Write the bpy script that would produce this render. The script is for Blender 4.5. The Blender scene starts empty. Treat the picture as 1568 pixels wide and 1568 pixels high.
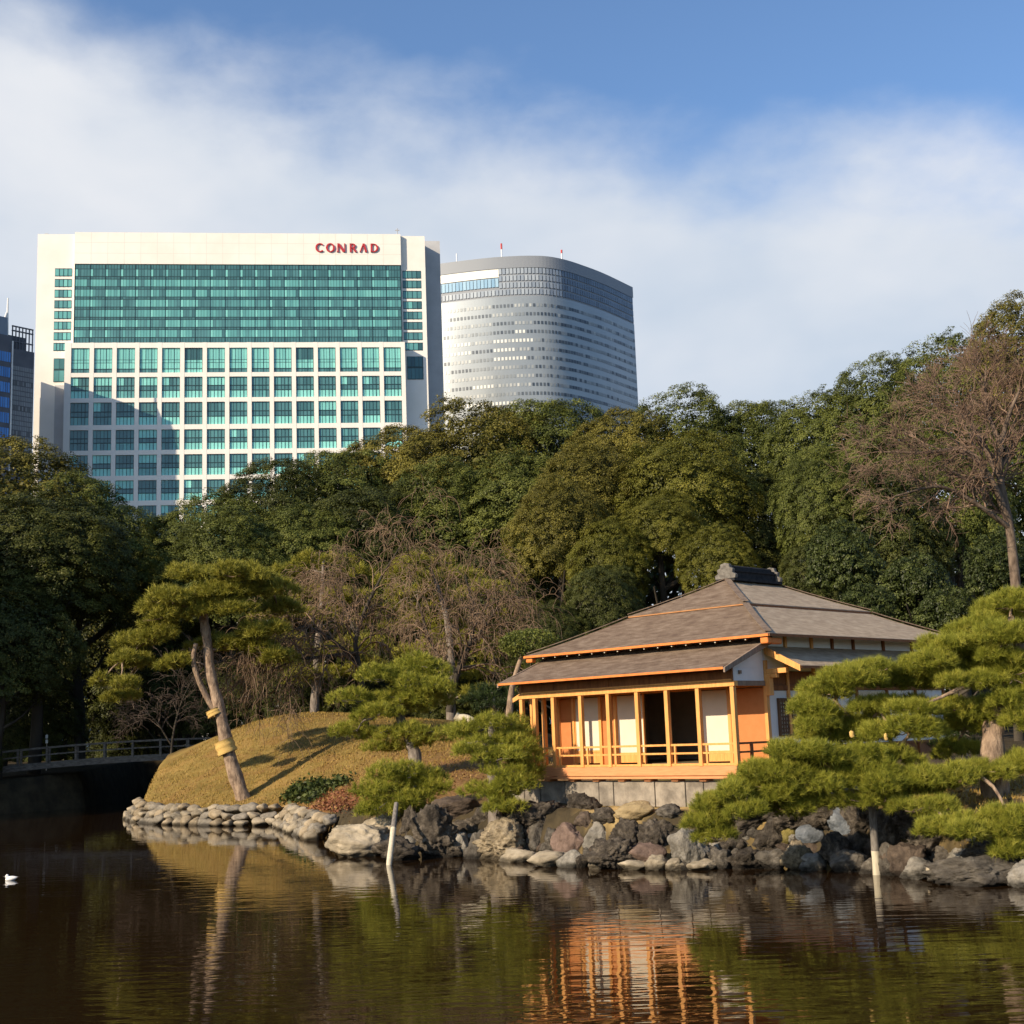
import bpy, math, random
import numpy as np
from mathutils import Vector, Matrix, noise as mnoise

# ------------------------------------------------------------------ camera, sky, sun, exposure
SC = bpy.context.scene
COL = SC.collection
FPX, CPX, CAM_H = 2072.0, 784.0, 3.0
def unit(v):
    v = np.array(v, float)
    return v / np.linalg.norm(v)
_v1 = unit([-1260 - CPX, -(1200 - CPX), FPX]); _v2 = unit([2940 - CPX, -(1052 - CPX), FPX])
_up = unit(np.cross(_v2, _v1)); _up = _up if _up[1] > 0 else -_up
_z = np.array([0, 0, 1.0]); _fw = unit(_z - _up * _up.dot(_z)); _rt = unit(np.cross(_fw, _up))
_rt = _rt if _rt[0] > 0 else -_rt
ROT = np.array([_rt, _fw, _up])
EYE = np.array([0, 0, CAM_H])
def ray(px, py): return ROT @ np.array([px - CPX, -(py - CPX), FPX])
def at(px, py, Y):
    d = ray(px, py); return EYE + d * (Y / d[1])
def onz(px, py, z):
    d = ray(px, py); return EYE + d * ((z - CAM_H) / d[2])
cam = bpy.data.cameras.new('camera'); camo = bpy.data.objects.new('camera', cam); COL.objects.link(camo)
cam.sensor_width = 36; cam.lens = 36 * FPX / 1568; cam.clip_end = 6000; cam.clip_start = 0.1
_m = np.eye(4); _m[:3, 0] = ROT @ [1, 0, 0]; _m[:3, 1] = ROT @ [0, 1, 0]; _m[:3, 2] = ROT @ [0, 0, -1]; _m[:3, 3] = EYE
camo.matrix_world = Matrix(_m.tolist())
SC.camera = camo

SUN_AZ, SUN_EL = math.radians(-130), math.radians(25.5)
world = bpy.data.worlds.new('World'); SC.world = world; world.use_nodes = True
def build_sky():
    nt = world.node_tree; N = nt.nodes; L = nt.links
    N.clear()
    out = N.new('ShaderNodeOutputWorld')
    sky = N.new('ShaderNodeTexSky'); sky.sky_type = 'NISHITA'; sky.sun_disc = False
    sky.sun_elevation = SUN_EL; sky.sun_rotation = SUN_AZ
    sky.air_density = 1.0; sky.dust_density = 0.6; sky.ozone_density = 2.0
    tc = N.new('ShaderNodeTexCoord'); sep = N.new('ShaderNodeSeparateXYZ'); L.new(tc.outputs['Generated'], sep.inputs[0])
    def M(op, a, b=None, c=None, clamp=False):
        n = N.new('ShaderNodeMath'); n.operation = op; n.use_clamp = clamp
        for i, v in enumerate((a, b, c)):
            if v is None: continue
            if isinstance(v, (int, float)): n.inputs[i].default_value = v
            else: L.new(v, n.inputs[i])
        return n.outputs[0]
    X, Y, Z = sep.outputs
    az = M('ARCTAN2', X, Y); el = M('ARCSINE', Z)
    zc = M('MAXIMUM', Z, 0.0)
    den = M('ADD', zc, 0.22)
    cx = M('DIVIDE', X, den); cy = M('DIVIDE', Y, den)
    comb = N.new('ShaderNodeCombineXYZ'); L.new(cx, comb.inputs[0]); L.new(cy, comb.inputs[1])
    def noise(vec, scale, detail, rough, dist=0.0):
        n = N.new('ShaderNodeTexNoise'); n.inputs['Scale'].default_value = scale; n.inputs['Detail'].default_value = detail
        n.inputs['Roughness'].default_value = rough; n.inputs['Distortion'].default_value = dist
        L.new(vec, n.inputs['Vector']); return n.outputs['Fac']
    dv = N.new('ShaderNodeCombineXYZ'); L.new(M('MULTIPLY', az, 1.0), dv.inputs[0]); L.new(M('MULTIPLY', el, 1.7), dv.inputs[1])
    n1 = noise(dv.outputs[0], 4.6, 7.0, 0.5, 0.1)
    n2 = noise(dv.outputs[0], 15.0, 6.0, 0.55, 0.2)
    n3 = noise(dv.outputs[0], 3.6, 4.0, 0.5, 0.2)
    # the upper edge of the cloud bank falls from left to right
    edge = M('MULTIPLY_ADD', az, -0.16, 0.411)
    dens = M('SUBTRACT', edge, el)
    dens = M('DIVIDE', dens, 0.10)
    dens = M('ADD', dens, M('MULTIPLY_ADD', n1, 1.6, -0.66))
    dens = M('ADD', dens, M('MULTIPLY_ADD', n2, 0.55, -0.275))
    mr = N.new('ShaderNodeMapRange'); mr.interpolation_type = 'SMOOTHSTEP'; L.new(dens, mr.inputs[0])
    mr.inputs[1].default_value = -0.6; mr.inputs[2].default_value = 0.5; mr.inputs[3].default_value = 0.0; mr.inputs[4].default_value = 0.97
    # away from the view the bank breaks up
    front = N.new('ShaderNodeMapRange'); L.new(Y, front.inputs[0]); front.inputs[1].default_value = -0.2; front.inputs[2].default_value = 0.5
    front.inputs[3].default_value = 0.35; front.inputs[4].default_value = 1.0
    fac = M('MULTIPLY', mr.outputs[0], front.outputs[0])
    ramp = N.new('ShaderNodeValToRGB'); L.new(M('ADD', M('MULTIPLY', n3, 0.65), M('MULTIPLY', n1, 0.35)), ramp.inputs[0])
    e = ramp.color_ramp.elements
    e[0].position = 0.34; e[0].color = (0.52, 0.61, 0.73, 1)
    e[1].position = 0.62; e[1].color = (0.78, 0.80, 0.84, 1)
    tint = N.new('ShaderNodeMix'); tint.data_type = 'RGBA'; tint.blend_type = 'MULTIPLY'; tint.inputs[0].default_value = 1.0
    L.new(sky.outputs[0], tint.inputs[6]); tint.inputs[7].default_value = (0.92, 1.05, 1.2, 1)
    b1 = N.new('ShaderNodeBackground'); L.new(tint.outputs[2], b1.inputs[0]); b1.inputs[1].default_value = 0.115
    b2 = N.new('ShaderNodeBackground'); L.new(ramp.outputs[0], b2.inputs[0]); b2.inputs[1].default_value = 0.79
    mx = N.new('ShaderNodeMixShader'); L.new(fac, mx.inputs[0]); L.new(b1.outputs[0], mx.inputs[1]); L.new(b2.outputs[0], mx.inputs[2])
    L.new(mx.outputs[0], out.inputs[0])
build_sky()
sun = bpy.data.lights.new('sun', 'SUN'); suno = bpy.data.objects.new('sun', sun); COL.objects.link(suno)
sun.energy = 5.0; sun.angle = math.radians(0.5); sun.color = (1.0, 0.83, 0.62)
SDIR = Vector((math.sin(SUN_AZ) * math.cos(SUN_EL), math.cos(SUN_AZ) * math.cos(SUN_EL), math.sin(SUN_EL)))
suno.rotation_euler = (-SDIR).to_track_quat('-Z', 'Y').to_euler(); suno.location = (-40, -30, 60)
SC.view_settings.view_transform = 'Standard'; SC.view_settings.look = 'None'
SC.view_settings.exposure = 0.42; SC.view_settings.gamma = 1.0; SC.view_settings.use_curve_mapping = False
SC.render.engine = 'CYCLES'
SC.cycles.use_denoising = True
SC.cycles.max_bounces = 5; SC.cycles.diffuse_bounces = 3; SC.cycles.glossy_bounces = 3; SC.cycles.transmission_bounces = 3
SC.cycles.transparent_max_bounces = 4; SC.cycles.caustics_reflective = False; SC.cycles.caustics_refractive = False
SC.cycles.sample_clamp_indirect = 4.0
RNG = np.random.default_rng(7)
random.seed(7)

# ------------------------------------------------------------------ helpers
def link(o, parent=None):
    COL.objects.link(o)
    if parent is not None: o.parent = parent
    return o
def tag(o, label=None, cat=None, group=None, kind=None):
    if label: o['label'] = label
    if cat: o['category'] = cat
    if group: o['group'] = group
    if kind: o['kind'] = kind
    return o
def thing(name, label, cat, loc=(0, 0, 0), rz=0.0, group=None):
    o = bpy.data.objects.new(name, None); link(o); o.location = tuple(float(c) for c in loc); o.rotation_euler = (0, 0, rz)
    o.empty_display_size = 0.3
    return tag(o, label, cat, group)

class MB:
    """collects boxes, prisms and tubes; build() links them as one mesh object"""
    def __init__(s): s.v = []; s.f = []; s.t = []
    def add(s, vs, fs, tone=0.5):
        b = len(s.v); s.v += [tuple(map(float, v)) for v in vs]
        for f in fs: s.f.append(tuple(i + b for i in f)); s.t.append(tone)
        return s
    def box(s, x0, x1, y0, y1, z0, z1, tone=0.5):
        x0, x1 = min(x0, x1), max(x0, x1); y0, y1 = min(y0, y1), max(y0, y1); z0, z1 = min(z0, z1), max(z0, z1)
        v = [(x0, y0, z0), (x1, y0, z0), (x1, y1, z0), (x0, y1, z0), (x0, y0, z1), (x1, y0, z1), (x1, y1, z1), (x0, y1, z1)]
        f = [(0, 3, 2, 1), (4, 5, 6, 7), (0, 1, 5, 4), (1, 2, 6, 5), (2, 3, 7, 6), (3, 0, 4, 7)]
        return s.add(v, f, tone)
    def prism(s, poly, off, tone=0.5):
        """extrude a planar polygon (3-D points) by vector off"""
        n = len(poly); p = [np.array(q, float) for q in poly]; off = np.array(off, float)
        v = p + [q + off for q in p]
        f = [tuple(range(n))[::-1], tuple(range(n, 2 * n))] + [(i, (i + 1) % n, n + (i + 1) % n, n + i) for i in range(n)]
        return s.add(v, f, tone)
    def quad(s, a, b, c, d, tone=0.5): return s.add([a, b, c, d], [(0, 1, 2, 3)], tone)
    def tube(s, pts, rad, sides=8, tone=0.5, caps=True):
        v, f = tube_arrays([(np.array(pts, float), np.array(rad, float) if np.ndim(rad) else np.full(len(pts), float(rad)))], sides)
        s.add(v.tolist(), [tuple(q) for q in f.tolist()], tone)
        if caps:
            b = len(s.v) - len(pts) * sides
            s.f.append(tuple(b + i for i in range(sides))[::-1]); s.t.append(tone)
            s.f.append(tuple(len(s.v) - sides + i for i in range(sides))); s.t.append(tone)
        return s
    def build(s, name, m, parent=None, smooth=False, bevel=0.0):
        me = bpy.data.meshes.new(name); me.from_pydata(s.v, [], s.f)
        me.materials.append(m)
        a = me.attributes.new('tone', 'FLOAT', 'FACE'); a.data.foreach_set('value', np.array(s.t, np.float32))
        me.update()
        import bmesh
        bm = bmesh.new(); bm.from_mesh(me); bmesh.ops.recalc_face_normals(bm, faces=bm.faces); bm.to_mesh(me); bm.free()
        if smooth: me.polygons.foreach_set('use_smooth', [True] * len(me.polygons))
        o = bpy.data.objects.new(name, me); link(o, parent)
        if bevel:
            md = o.modifiers.new('bevel', 'BEVEL'); md.width = bevel; md.segments = 2; md.limit_method = 'ANGLE'
        return o

def np_mesh(name, V, F, m, tone=None, smooth=False, link_it=True, parent=None):
    """numpy arrays to a mesh; F is (n,k)"""
    V = np.asarray(V, np.float32); F = np.asarray(F, np.int32)
    me = bpy.data.meshes.new(name)
    me.vertices.add(len(V)); me.vertices.foreach_set('co', V.ravel())
    k = F.shape[1]
    me.loops.add(F.size); me.loops.foreach_set('vertex_index', F.ravel())
    me.polygons.add(len(F)); me.polygons.foreach_set('loop_start', np.arange(0, F.size, k, dtype=np.int32))
    if smooth: me.polygons.foreach_set('use_smooth', np.ones(len(F), bool))
    if tone is not None:
        a = me.attributes.new('tone', 'FLOAT', 'FACE'); a.data.foreach_set('value', np.asarray(tone, np.float32))
    me.update(calc_edges=True)
    me.materials.append(m)
    if not link_it: return me
    o = bpy.data.objects.new(name, me); link(o, parent)
    return o

def tube_arrays(paths, sides):
    Vs = []; Fs = []; b = 0
    ang = np.arange(sides) * 2 * np.pi / sides
    ca, sa = np.cos(ang), np.sin(ang)
    for P, R in paths:
        n = len(P)
        T = np.gradient(P, axis=0); T /= np.linalg.norm(T, axis=1, keepdims=True) + 1e-9
        ref = np.array([0.31, 0.17, 0.93]) if abs(T[0, 2]) < 0.9 else np.array([1.0, 0.1, 0.0])
        U = np.cross(T, ref); U /= np.linalg.norm(U, axis=1, keepdims=True) + 1e-9
        W = np.cross(T, U)
        ring = P[:, None, :] + R[:, None, None] * (U[:, None, :] * ca[None, :, None] + W[:, None, :] * sa[None, :, None])
        Vs.append(ring.reshape(-1, 3))
        i = np.arange(n - 1)[:, None] * sides; j = np.arange(sides)[None, :]; j2 = (j + 1) % sides
        Fs.append((np.stack([i + j, i + j2, i + sides + j2, i + sides + j], -1) + b).reshape(-1, 4))
        b += n * sides
    return np.concatenate(Vs), np.concatenate(Fs)

def smooth_path(pts, n):
    """Catmull-Rom through 3-D points"""
    P = np.array(pts, float); P = np.vstack([2 * P[0] - P[1], P, 2 * P[-1] - P[-2]])
    t = np.linspace(0, len(P) - 3 - 1e-6, n); k = t.astype(int); u = (t - k)[:, None]
    a, b, c, d = P[k], P[k + 1], P[k + 2], P[k + 3]
    return 0.5 * (2 * b + (c - a) * u + (2 * a - 5 * b + 4 * c - d) * u ** 2 + (3 * b - a - 3 * c + d) * u ** 3)

# ------------------------------------------------------------------ materials
def nodes_of(name):
    m = bpy.data.materials.new(name); m.use_nodes = True
    nt = m.node_tree; b = nt.nodes['Principled BSDF']
    return m, nt, b
def mat(name, c1, c2=None, scale=4.0, rough=0.7, spec=0.3, bump=0.0, bscale=None, stretch=(1, 1, 1), detail=6.0, metallic=0.0, c3=None, lo=0.35, hi=0.65, coord='Object', bdist=0.02):
    m, nt, b = nodes_of(name); N = nt.nodes; L = nt.links
    b.inputs['Roughness'].default_value = rough; b.inputs['Specular IOR Level'].default_value = spec; b.inputs['Metallic'].default_value = metallic
    tc = N.new('ShaderNodeTexCoord'); mp = N.new('ShaderNodeMapping'); mp.inputs['Scale'].default_value = stretch
    L.new(tc.outputs[coord], mp.inputs[0])
    if c2 is not None:
        n = N.new('ShaderNodeTexNoise'); n.inputs['Scale'].default_value = scale; n.inputs['Detail'].default_value = detail; n.inputs['Roughness'].default_value = 0.6
        L.new(mp.outputs[0], n.inputs['Vector'])
        r = N.new('ShaderNodeValToRGB'); L.new(n.outputs['Fac'], r.inputs[0])
        e = r.color_ramp.elements; e[0].position = lo; e[0].color = (*c1, 1); e[1].position = hi; e[1].color = (*c2, 1)
        if c3 is not None: q = e.new((lo + hi) / 2); q.color = (*c3, 1)
        L.new(r.outputs[0], b.inputs['Base Color'])
    else: b.inputs['Base Color'].default_value = (*c1, 1)
    if bump:
        n2 = N.new('ShaderNodeTexNoise'); n2.inputs['Scale'].default_value = bscale or scale * 3; n2.inputs['Detail'].default_value = 8; n2.inputs['Roughness'].default_value = 0.65
        L.new(mp.outputs[0], n2.inputs['Vector'])
        bp = N.new('ShaderNodeBump'); bp.inputs['Strength'].default_value = bump; bp.inputs['Distance'].default_value = bdist
        L.new(n2.outputs['Fac'], bp.inputs['Height']); L.new(bp.outputs[0], b.inputs['Normal'])
    return m
def tone_mat(name, stops, rough=0.6, spec=0.3, coat=0.0, trans=0.0, jitter=0.0, jscale=0.4, metallic=0.0):
    """colour from the per-face 'tone' value"""
    m, nt, b = nodes_of(name); N = nt.nodes; L = nt.links
    a = N.new('ShaderNodeAttribute'); a.attribute_name = 'tone'
    r = N.new('ShaderNodeValToRGB'); e = r.color_ramp.elements
    for i, (p, c) in enumerate(stops):
        q = e[i] if i < 2 else e.new(p)
        q.position = p; q.color = (*c, 1)
    f = a.outputs['Fac']
    if jitter:
        tc = N.new('ShaderNodeTexCoord'); n = N.new('ShaderNodeTexNoise'); n.inputs['Scale'].default_value = jscale; n.inputs['Detail'].default_value = 4
        L.new(tc.outputs['Object'], n.inputs['Vector'])
        oi = N.new('ShaderNodeObjectInfo')
        k = N.new('ShaderNodeMath'); k.operation = 'MULTIPLY_ADD'; L.new(n.outputs['Fac'], k.inputs[0]); k.inputs[1].default_value = jitter * 2; k.inputs[2].default_value = -jitter
        s = N.new('ShaderNodeMath'); s.operation = 'ADD'; L.new(k.outputs[0], s.inputs[0]); L.new(f, s.inputs[1])
        f = s.outputs[0]
    L.new(f, r.inputs[0]); L.new(r.outputs[0], b.inputs['Base Color'])
    b.inputs['Roughness'].default_value = rough; b.inputs['Specular IOR Level'].default_value = spec; b.inputs['Metallic'].default_value = metallic
    if trans:
        t = N.new('ShaderNodeBsdfTranslucent'); L.new(r.outputs[0], t.inputs[0])
        mx = N.new('ShaderNodeMixShader'); mx.inputs[0].default_value = trans
        L.new(b.outputs[0], mx.inputs[1]); L.new(t.outputs[0], mx.inputs[2]); L.new(mx.outputs[0], N['Material Output'].inputs[0])
    return m

M_wood = mat('honey wood', (0.62, 0.28, 0.075), (0.76, 0.37, 0.11), 3, 0.55, 0.3, 0.1, 30, (6, 6, 0.8))
M_woodr = mat('reddish deck wood', (0.54, 0.225, 0.09), (0.64, 0.28, 0.115), 3, 0.55, 0.3, 0.1, 30, (1, 1, 8))
M_wooddk = mat('brown board', (0.17, 0.066, 0.026), (0.26, 0.105, 0.038), 3, 0.7, 0.2, 0.1, 25, (4, 4, 1))
M_woodgrey = mat('weathered board', (0.20, 0.14, 0.10), (0.30, 0.22, 0.16), 4, 0.8, 0.2, 0.15, 25, (4, 4, 1))
M_eave = mat('orange eave edge', (0.56, 0.165, 0.038), (0.68, 0.22, 0.055), 5, 0.6, 0.2)
M_clay = mat('orange clay plaster', (0.47, 0.18, 0.062), (0.51, 0.20, 0.072), 6, 0.9, 0.1, 0.1, 60)
M_paper = mat('shoji paper', (0.60, 0.545, 0.43), (0.65, 0.595, 0.475), 2, 0.9, 0.1)
M_plaster = mat('white plaster', (0.72, 0.72, 0.71), (0.80, 0.80, 0.78), 1.5, 0.9, 0.1, 0.05, 40)
M_dark = mat('dim interior', (0.42, 0.36, 0.30), (0.50, 0.43, 0.36), 3, 0.8, 0.2)
M_tatami = mat('tatami', (0.16, 0.13, 0.07), (0.2, 0.16, 0.09), 6, 0.8, 0.2)
M_roof = mat('shingle roof', (0.125, 0.085, 0.06), (0.245, 0.185, 0.135), 5, 0.9, 0.15, 0.9, 26, (0.55, 0.55, 3.2), c3=(0.18, 0.13, 0.092), lo=0.33, hi=0.67, bdist=0.035)
M_roofpale = mat('paler shingle roof', (0.27, 0.205, 0.14), (0.50, 0.40, 0.285), 5, 0.9, 0.15, 0.9, 26, (0.55, 0.55, 3.2), c3=(0.39, 0.305, 0.215), lo=0.25, hi=0.75, bdist=0.035)  # paler shingle colour for the right slope and the side roof
M_tile = mat('dark ridge tile', (0.016, 0.016, 0.018), (0.034, 0.033, 0.034), 8, 0.8, 0.15, 0.2, 30)
M_onigawara = mat('grey ridge end tile', (0.10, 0.09, 0.078), (0.19, 0.175, 0.15), 12, 0.8, 0.2, 0.6, 30)
M_basestone = mat('base stone', (0.15, 0.13, 0.105), (0.31, 0.27, 0.215), 3, 0.9, 0.15, 0.5, 30)
M_lattice = mat('dark lattice wood', (0.10, 0.055, 0.03), (0.15, 0.08, 0.04), 5, 0.7, 0.2)
M_bark = mat('pine bark', (0.15, 0.105, 0.075), (0.40, 0.29, 0.20), 7, 0.95, 0.1, 1.0, 14, (1, 1, 0.45), bdist=0.06)
M_barkgrey = mat('grey bark', (0.12, 0.10, 0.085), (0.27, 0.23, 0.19), 7, 0.95, 0.1, 1.0, 14, (1, 1, 0.35), bdist=0.04)
M_barkdark = mat('dark forest bark', (0.035, 0.03, 0.024), (0.085, 0.072, 0.055), 4, 0.95, 0.1, 0.8, 10, (1, 1, 0.35), bdist=0.05)
M_twig = mat('pale bare twigs', (0.12, 0.08, 0.052), (0.29, 0.20, 0.13), 1.2, 0.9, 0.1)
M_twigdim = mat('dim twigs', (0.06, 0.045, 0.035), (0.13, 0.10, 0.08), 1.2, 0.9, 0.1)
M_barkbrown = mat('brown bark', (0.085, 0.062, 0.046), (0.20, 0.15, 0.11), 6, 0.95, 0.1, 0.8, 14, (1, 1, 0.35), bdist=0.04)
M_twigred = mat('reddish bare twigs', (0.13, 0.085, 0.06), (0.27, 0.185, 0.13), 0.8, 0.9, 0.1)
M_straw = mat('straw wrap', (0.50, 0.32, 0.10), (0.66, 0.45, 0.16), 14, 0.9, 0.1, 0.6, 40, (1, 1, 6))
M_stake = mat('weathered stake', (0.46, 0.40, 0.29), (0.60, 0.54, 0.40), 4, 0.8, 0.2, 0.2, 30, (4, 4, 0.6))
M_stakeend = mat('dark tarred stake', (0.13, 0.115, 0.10), (0.24, 0.215, 0.185), 6, 0.9, 0.1, 0.3, 30, (4, 4, 1))
M_bridge = mat('weathered bridge timber', (0.10, 0.087, 0.07), (0.21, 0.183, 0.15), 3, 0.85, 0.2, 0.2, 20, (1, 4, 4))

# ------------------------------------------------------------------ ground and pond
POND = np.array([(45, 3.5), (-38, 3.5), (-38, 62), (-26.8, 70), (-23.6, 75), (-24.6, 85), (-27, 100), (-24.5, 100), (-21.2, 86), (-18.9, 75),
                 (-17.9, 66), (-17.4, 61.5), (-16.3, 58.6), (-14.5, 56), (-11.3, 53.3), (-9.2, 52.6), (-7.6, 47.5), (-5.6, 41), (-3.9, 37.2), (-1.7, 36.2),
                 (0.87, 33.2), (2.8, 31.2), (5.6, 30.6), (7.3, 29.2), (8.1, 27.2), (9.2, 26.2), (12, 24.6), (18, 22.5), (30, 20.5), (45, 17)], float)
def shore_dist(x, y):
    """signed distance to the water's edge, positive on land"""
    x = np.asarray(x, float); y = np.asarray(y, float)
    P = POND; Q = np.roll(P, -1, 0)
    d2 = np.full(x.shape, 1e9); ins = np.zeros(x.shape, bool)
    for (ax, ay), (bx, by) in zip(P, Q):
        ex, ey = bx - ax, by - ay
        t = np.clip(((x - ax) * ex + (y - ay) * ey) / (ex * ex + ey * ey), 0, 1)
        d2 = np.minimum(d2, (x - ax - t * ex) ** 2 + (y - ay - t * ey) ** 2)
        c = (ay > y) != (by > y)
        with np.errstate(divide='ignore', invalid='ignore'):
            ins ^= c & (x < ex * (y - ay) / (ey if ey else 1e-9) + ax)
    return np.where(ins, -1, 1) * np.sqrt(d2)
_ctl = [at(*p) for p in [(330, 1132, 66), (380, 1110, 66), (430, 1096, 67), (520, 1091, 67), (280, 1165, 65), (240, 1197, 63), (212, 1232, 61.5),
        (372, 1221, 56), (300, 1227, 58), (250, 1230, 59), (450, 1222, 54.5), (560, 1203, 50), (520, 1240, 46), (430, 1165, 60), (330, 1185, 61), (520, 1150, 58),
        (620, 1180, 48), (620, 1130, 58), (700, 1187, 43), (660, 1112, 64), (760, 1168, 46), (700, 1102, 66), (640, 1235, 40), (600, 1102, 68)]]
_ctl += [np.array(p) for p in [(0, 36.6, 1.25), (5, 31.4, 1.2), (8, 35, 1.3), (5, 45, 1.4), (12, 42, 1.45), (-1, 44, 1.7), (2, 34.2, 1.15),
        (10, 29, 1.7), (12, 30, 1.75), (8.5, 28.4, 1.35), (9.5, 27.3, 1.3), (7.3, 30.6, 1.2), (14, 26.5, 1.7), (20, 25, 1.8), (30, 23, 1.8),
        (0, 0, 1.4), (20, 0, 1.4), (-20, 0, 1.4), (-45, 30, 2.0), (-40, 66, 1.6), (-28, 74, 1.8), (-26, 80, 2.0), (-30, 92, 2.3), (-20, 92, 2.2), (-17.6, 77, 2.3), (-15, 80, 2.7),
        (-10, 80, 2.8), (0, 80, 2.6), (10, 70, 2.2), (0, 62, 2.4), (25, 60, 2.2), (25, 40, 2.0), (-15, 74, 3.2)]]
for r in (110, 160):
    for k in range(12): _ctl.append(np.array([r * math.cos(k * math.pi / 6), 40 + r * math.sin(k * math.pi / 6), 2.5]))
CTL = np.array(_ctl)
def _mq(x, y): return np.sqrt((x[:, None] - CTL[None, :, 0]) ** 2 + (y[:, None] - CTL[None, :, 1]) ** 2 + 9.0)
_A = _mq(CTL[:, 0], CTL[:, 1]) - np.eye(len(CTL)) * 0.25
_W = np.linalg.solve(np.block([[_A, np.ones((len(CTL), 1))], [np.ones((1, len(CTL))), np.zeros((1, 1))]]), np.append(CTL[:, 2], 0.0))
def land_z(x, y):
    """smooth surface through the control heights, flat beyond them"""
    x = np.asarray(x, float); y = np.asarray(y, float); r = np.hypot(x, y - 40); k = np.minimum(1, 155 / np.maximum(r, 1e-6))
    xc, yc = x * k, 40 + (y - 40) * k; out = np.empty(x.shape)
    for i in range(0, len(x), 20000): out[i:i + 20000] = _mq(xc[i:i + 20000], yc[i:i + 20000]) @ _W[:-1] + _W[-1]
    out = np.where(r > 110, out + (2.5 - out) * np.clip((r - 110) / 40, 0, 1), out)
    return np.maximum(out, 0.55)
def ground_z(x, y):
    d = shore_dist(x, y); w = 0.75 + 0.3 * np.clip((np.asarray(x) + 6.5) / 2, 0, 1) * (np.asarray(y) > 15); s = np.clip((d + 0.15) / w, 0, 1); s = s * s * (3 - 2 * s)
    return -1.0 + (land_z(x, y) + 1.0) * s
def gz(x, y): return float(ground_z(np.array([x]), np.array([y]))[0])

xs = np.concatenate([-np.geomspace(60, 3000, 22)[::-1], np.arange(-45, -26, 0.8), np.arange(-26, 20, 0.28), np.arange(20, 50, 1.0), np.geomspace(52, 3000, 22)])
ys = np.concatenate([-np.geomspace(10, 3000, 16)[::-1], np.arange(-6, 22, 1.0), np.arange(22, 86, 0.3), np.arange(86, 112, 1.0), np.geomspace(115, 4000, 24)])
GX, GY = np.meshgrid(xs, ys); gx, gy = GX.ravel(), GY.ravel()
GZ = ground_z(gx, gy)
jit = RNG.normal(0, 1, GZ.shape) * 0.02 * ((gx > -26) & (gx < 20) & (gy > 22) & (gy < 86)) * (GZ > 0.2)
nx, ny = len(xs), len(ys)
ii = (np.arange(ny - 1)[:, None] * nx + np.arange(nx - 1)[None, :]).ravel()
GF = np.stack([ii, ii + 1, ii + nx + 1, ii + nx], -1)
def ground_material():
    m, nt, b = nodes_of('ground cover'); N = nt.nodes; L = nt.links
    tc = N.new('ShaderNodeTexCoord')
    def noise(scale, detail=8, rough=0.65):
        n = N.new('ShaderNodeTexNoise'); n.inputs['Scale'].default_value = scale; n.inputs['Detail'].default_value = detail; n.inputs['Roughness'].default_value = rough
        L.new(tc.outputs['Object'], n.inputs['Vector']); return n.outputs['Fac']
    def ramp(f, stops):
        r = N.new('ShaderNodeValToRGB'); L.new(f, r.inputs[0]); e = r.color_ramp.elements
        for i, (p, c) in enumerate(stops):
            q = e[i] if i < 2 else e.new(p); q.position = p; q.color = (*c, 1)
        return r.outputs[0]
    def mixc(f, a, c):
        x = N.new('ShaderNodeMix'); x.data_type = 'RGBA'; L.new(f, x.inputs[0]); L.new(a, x.inputs[6]); L.new(c, x.inputs[7]); return x.outputs[2]
    def attr(n):
        a = N.new('ShaderNodeAttribute'); a.attribute_name = n; return a.outputs['Fac']
    turf = ramp(noise(0.9), [(0.35, (0.19, 0.125, 0.036)), (0.66, (0.38, 0.25, 0.082)), (0.5, (0.285, 0.188, 0.058))])
    litter = ramp(noise(9), [(0.3, (0.10, 0.055, 0.025)), (0.7, (0.36, 0.20, 0.085)), (0.5, (0.22, 0.115, 0.048))])
    soil = ramp(noise(1.5), [(0.35, (0.035, 0.028, 0.018)), (0.7, (0.085, 0.065, 0.035))])
    sand = ramp(noise(5), [(0.3, (0.40, 0.27, 0.10)), (0.7, (0.62, 0.45, 0.20))])
    grn = ramp(noise(0.55, 6), [(0.40, (0.26, 0.165, 0.055)), (0.5, (0.14, 0.118, 0.032)), (0.62, (0.16, 0.085, 0.035))])
    turf2 = N.new('ShaderNodeMix'); turf2.data_type = 'RGBA'; turf2.inputs[0].default_value = 0.5; L.new(turf, turf2.inputs[6]); L.new(grn, turf2.inputs[7])
    c = mixc(attr('turf'), soil, turf2.outputs[2]); c = mixc(attr('litter'), c, litter); c = mixc(attr('sand'), c, sand)
    L.new(c, b.inputs['Base Color']); b.inputs['Roughness'].default_value = 0.95; b.inputs['Specular IOR Level'].default_value = 0.1
    bp = N.new('ShaderNodeBump'); bp.inputs['Strength'].default_value = 0.6; bp.inputs['Distance'].default_value = 0.05
    L.new(noise(14, 10, 0.75), bp.inputs['Height']); L.new(bp.outputs[0], b.inputs['Normal'])
    return m
M_ground = ground_material()
ground = np_mesh('ground', np.stack([gx, gy, GZ + jit], -1), GF, M_ground, smooth=True)
tag(ground, kind='structure')
def blob(cx, cy, r, soft): return np.clip((r - np.hypot(gx - cx, gy - cy)) / soft + 0.5, 0, 1)
def smooth01(v): return np.clip(v, 0, 1)
_wob = np.sin(gx * 0.9) * 0.7 + np.sin(gy * 0.7 + gx * 0.4) * 0.7
turf = np.maximum.reduce([blob(-11, 61, 9.5, 3), blob(-4, 56, 9, 3), blob(-2, 47, 8, 3), blob(-15, 62, 6, 2), blob(8.5, 30, 5, 2), blob(13, 28, 8, 3)])
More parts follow.
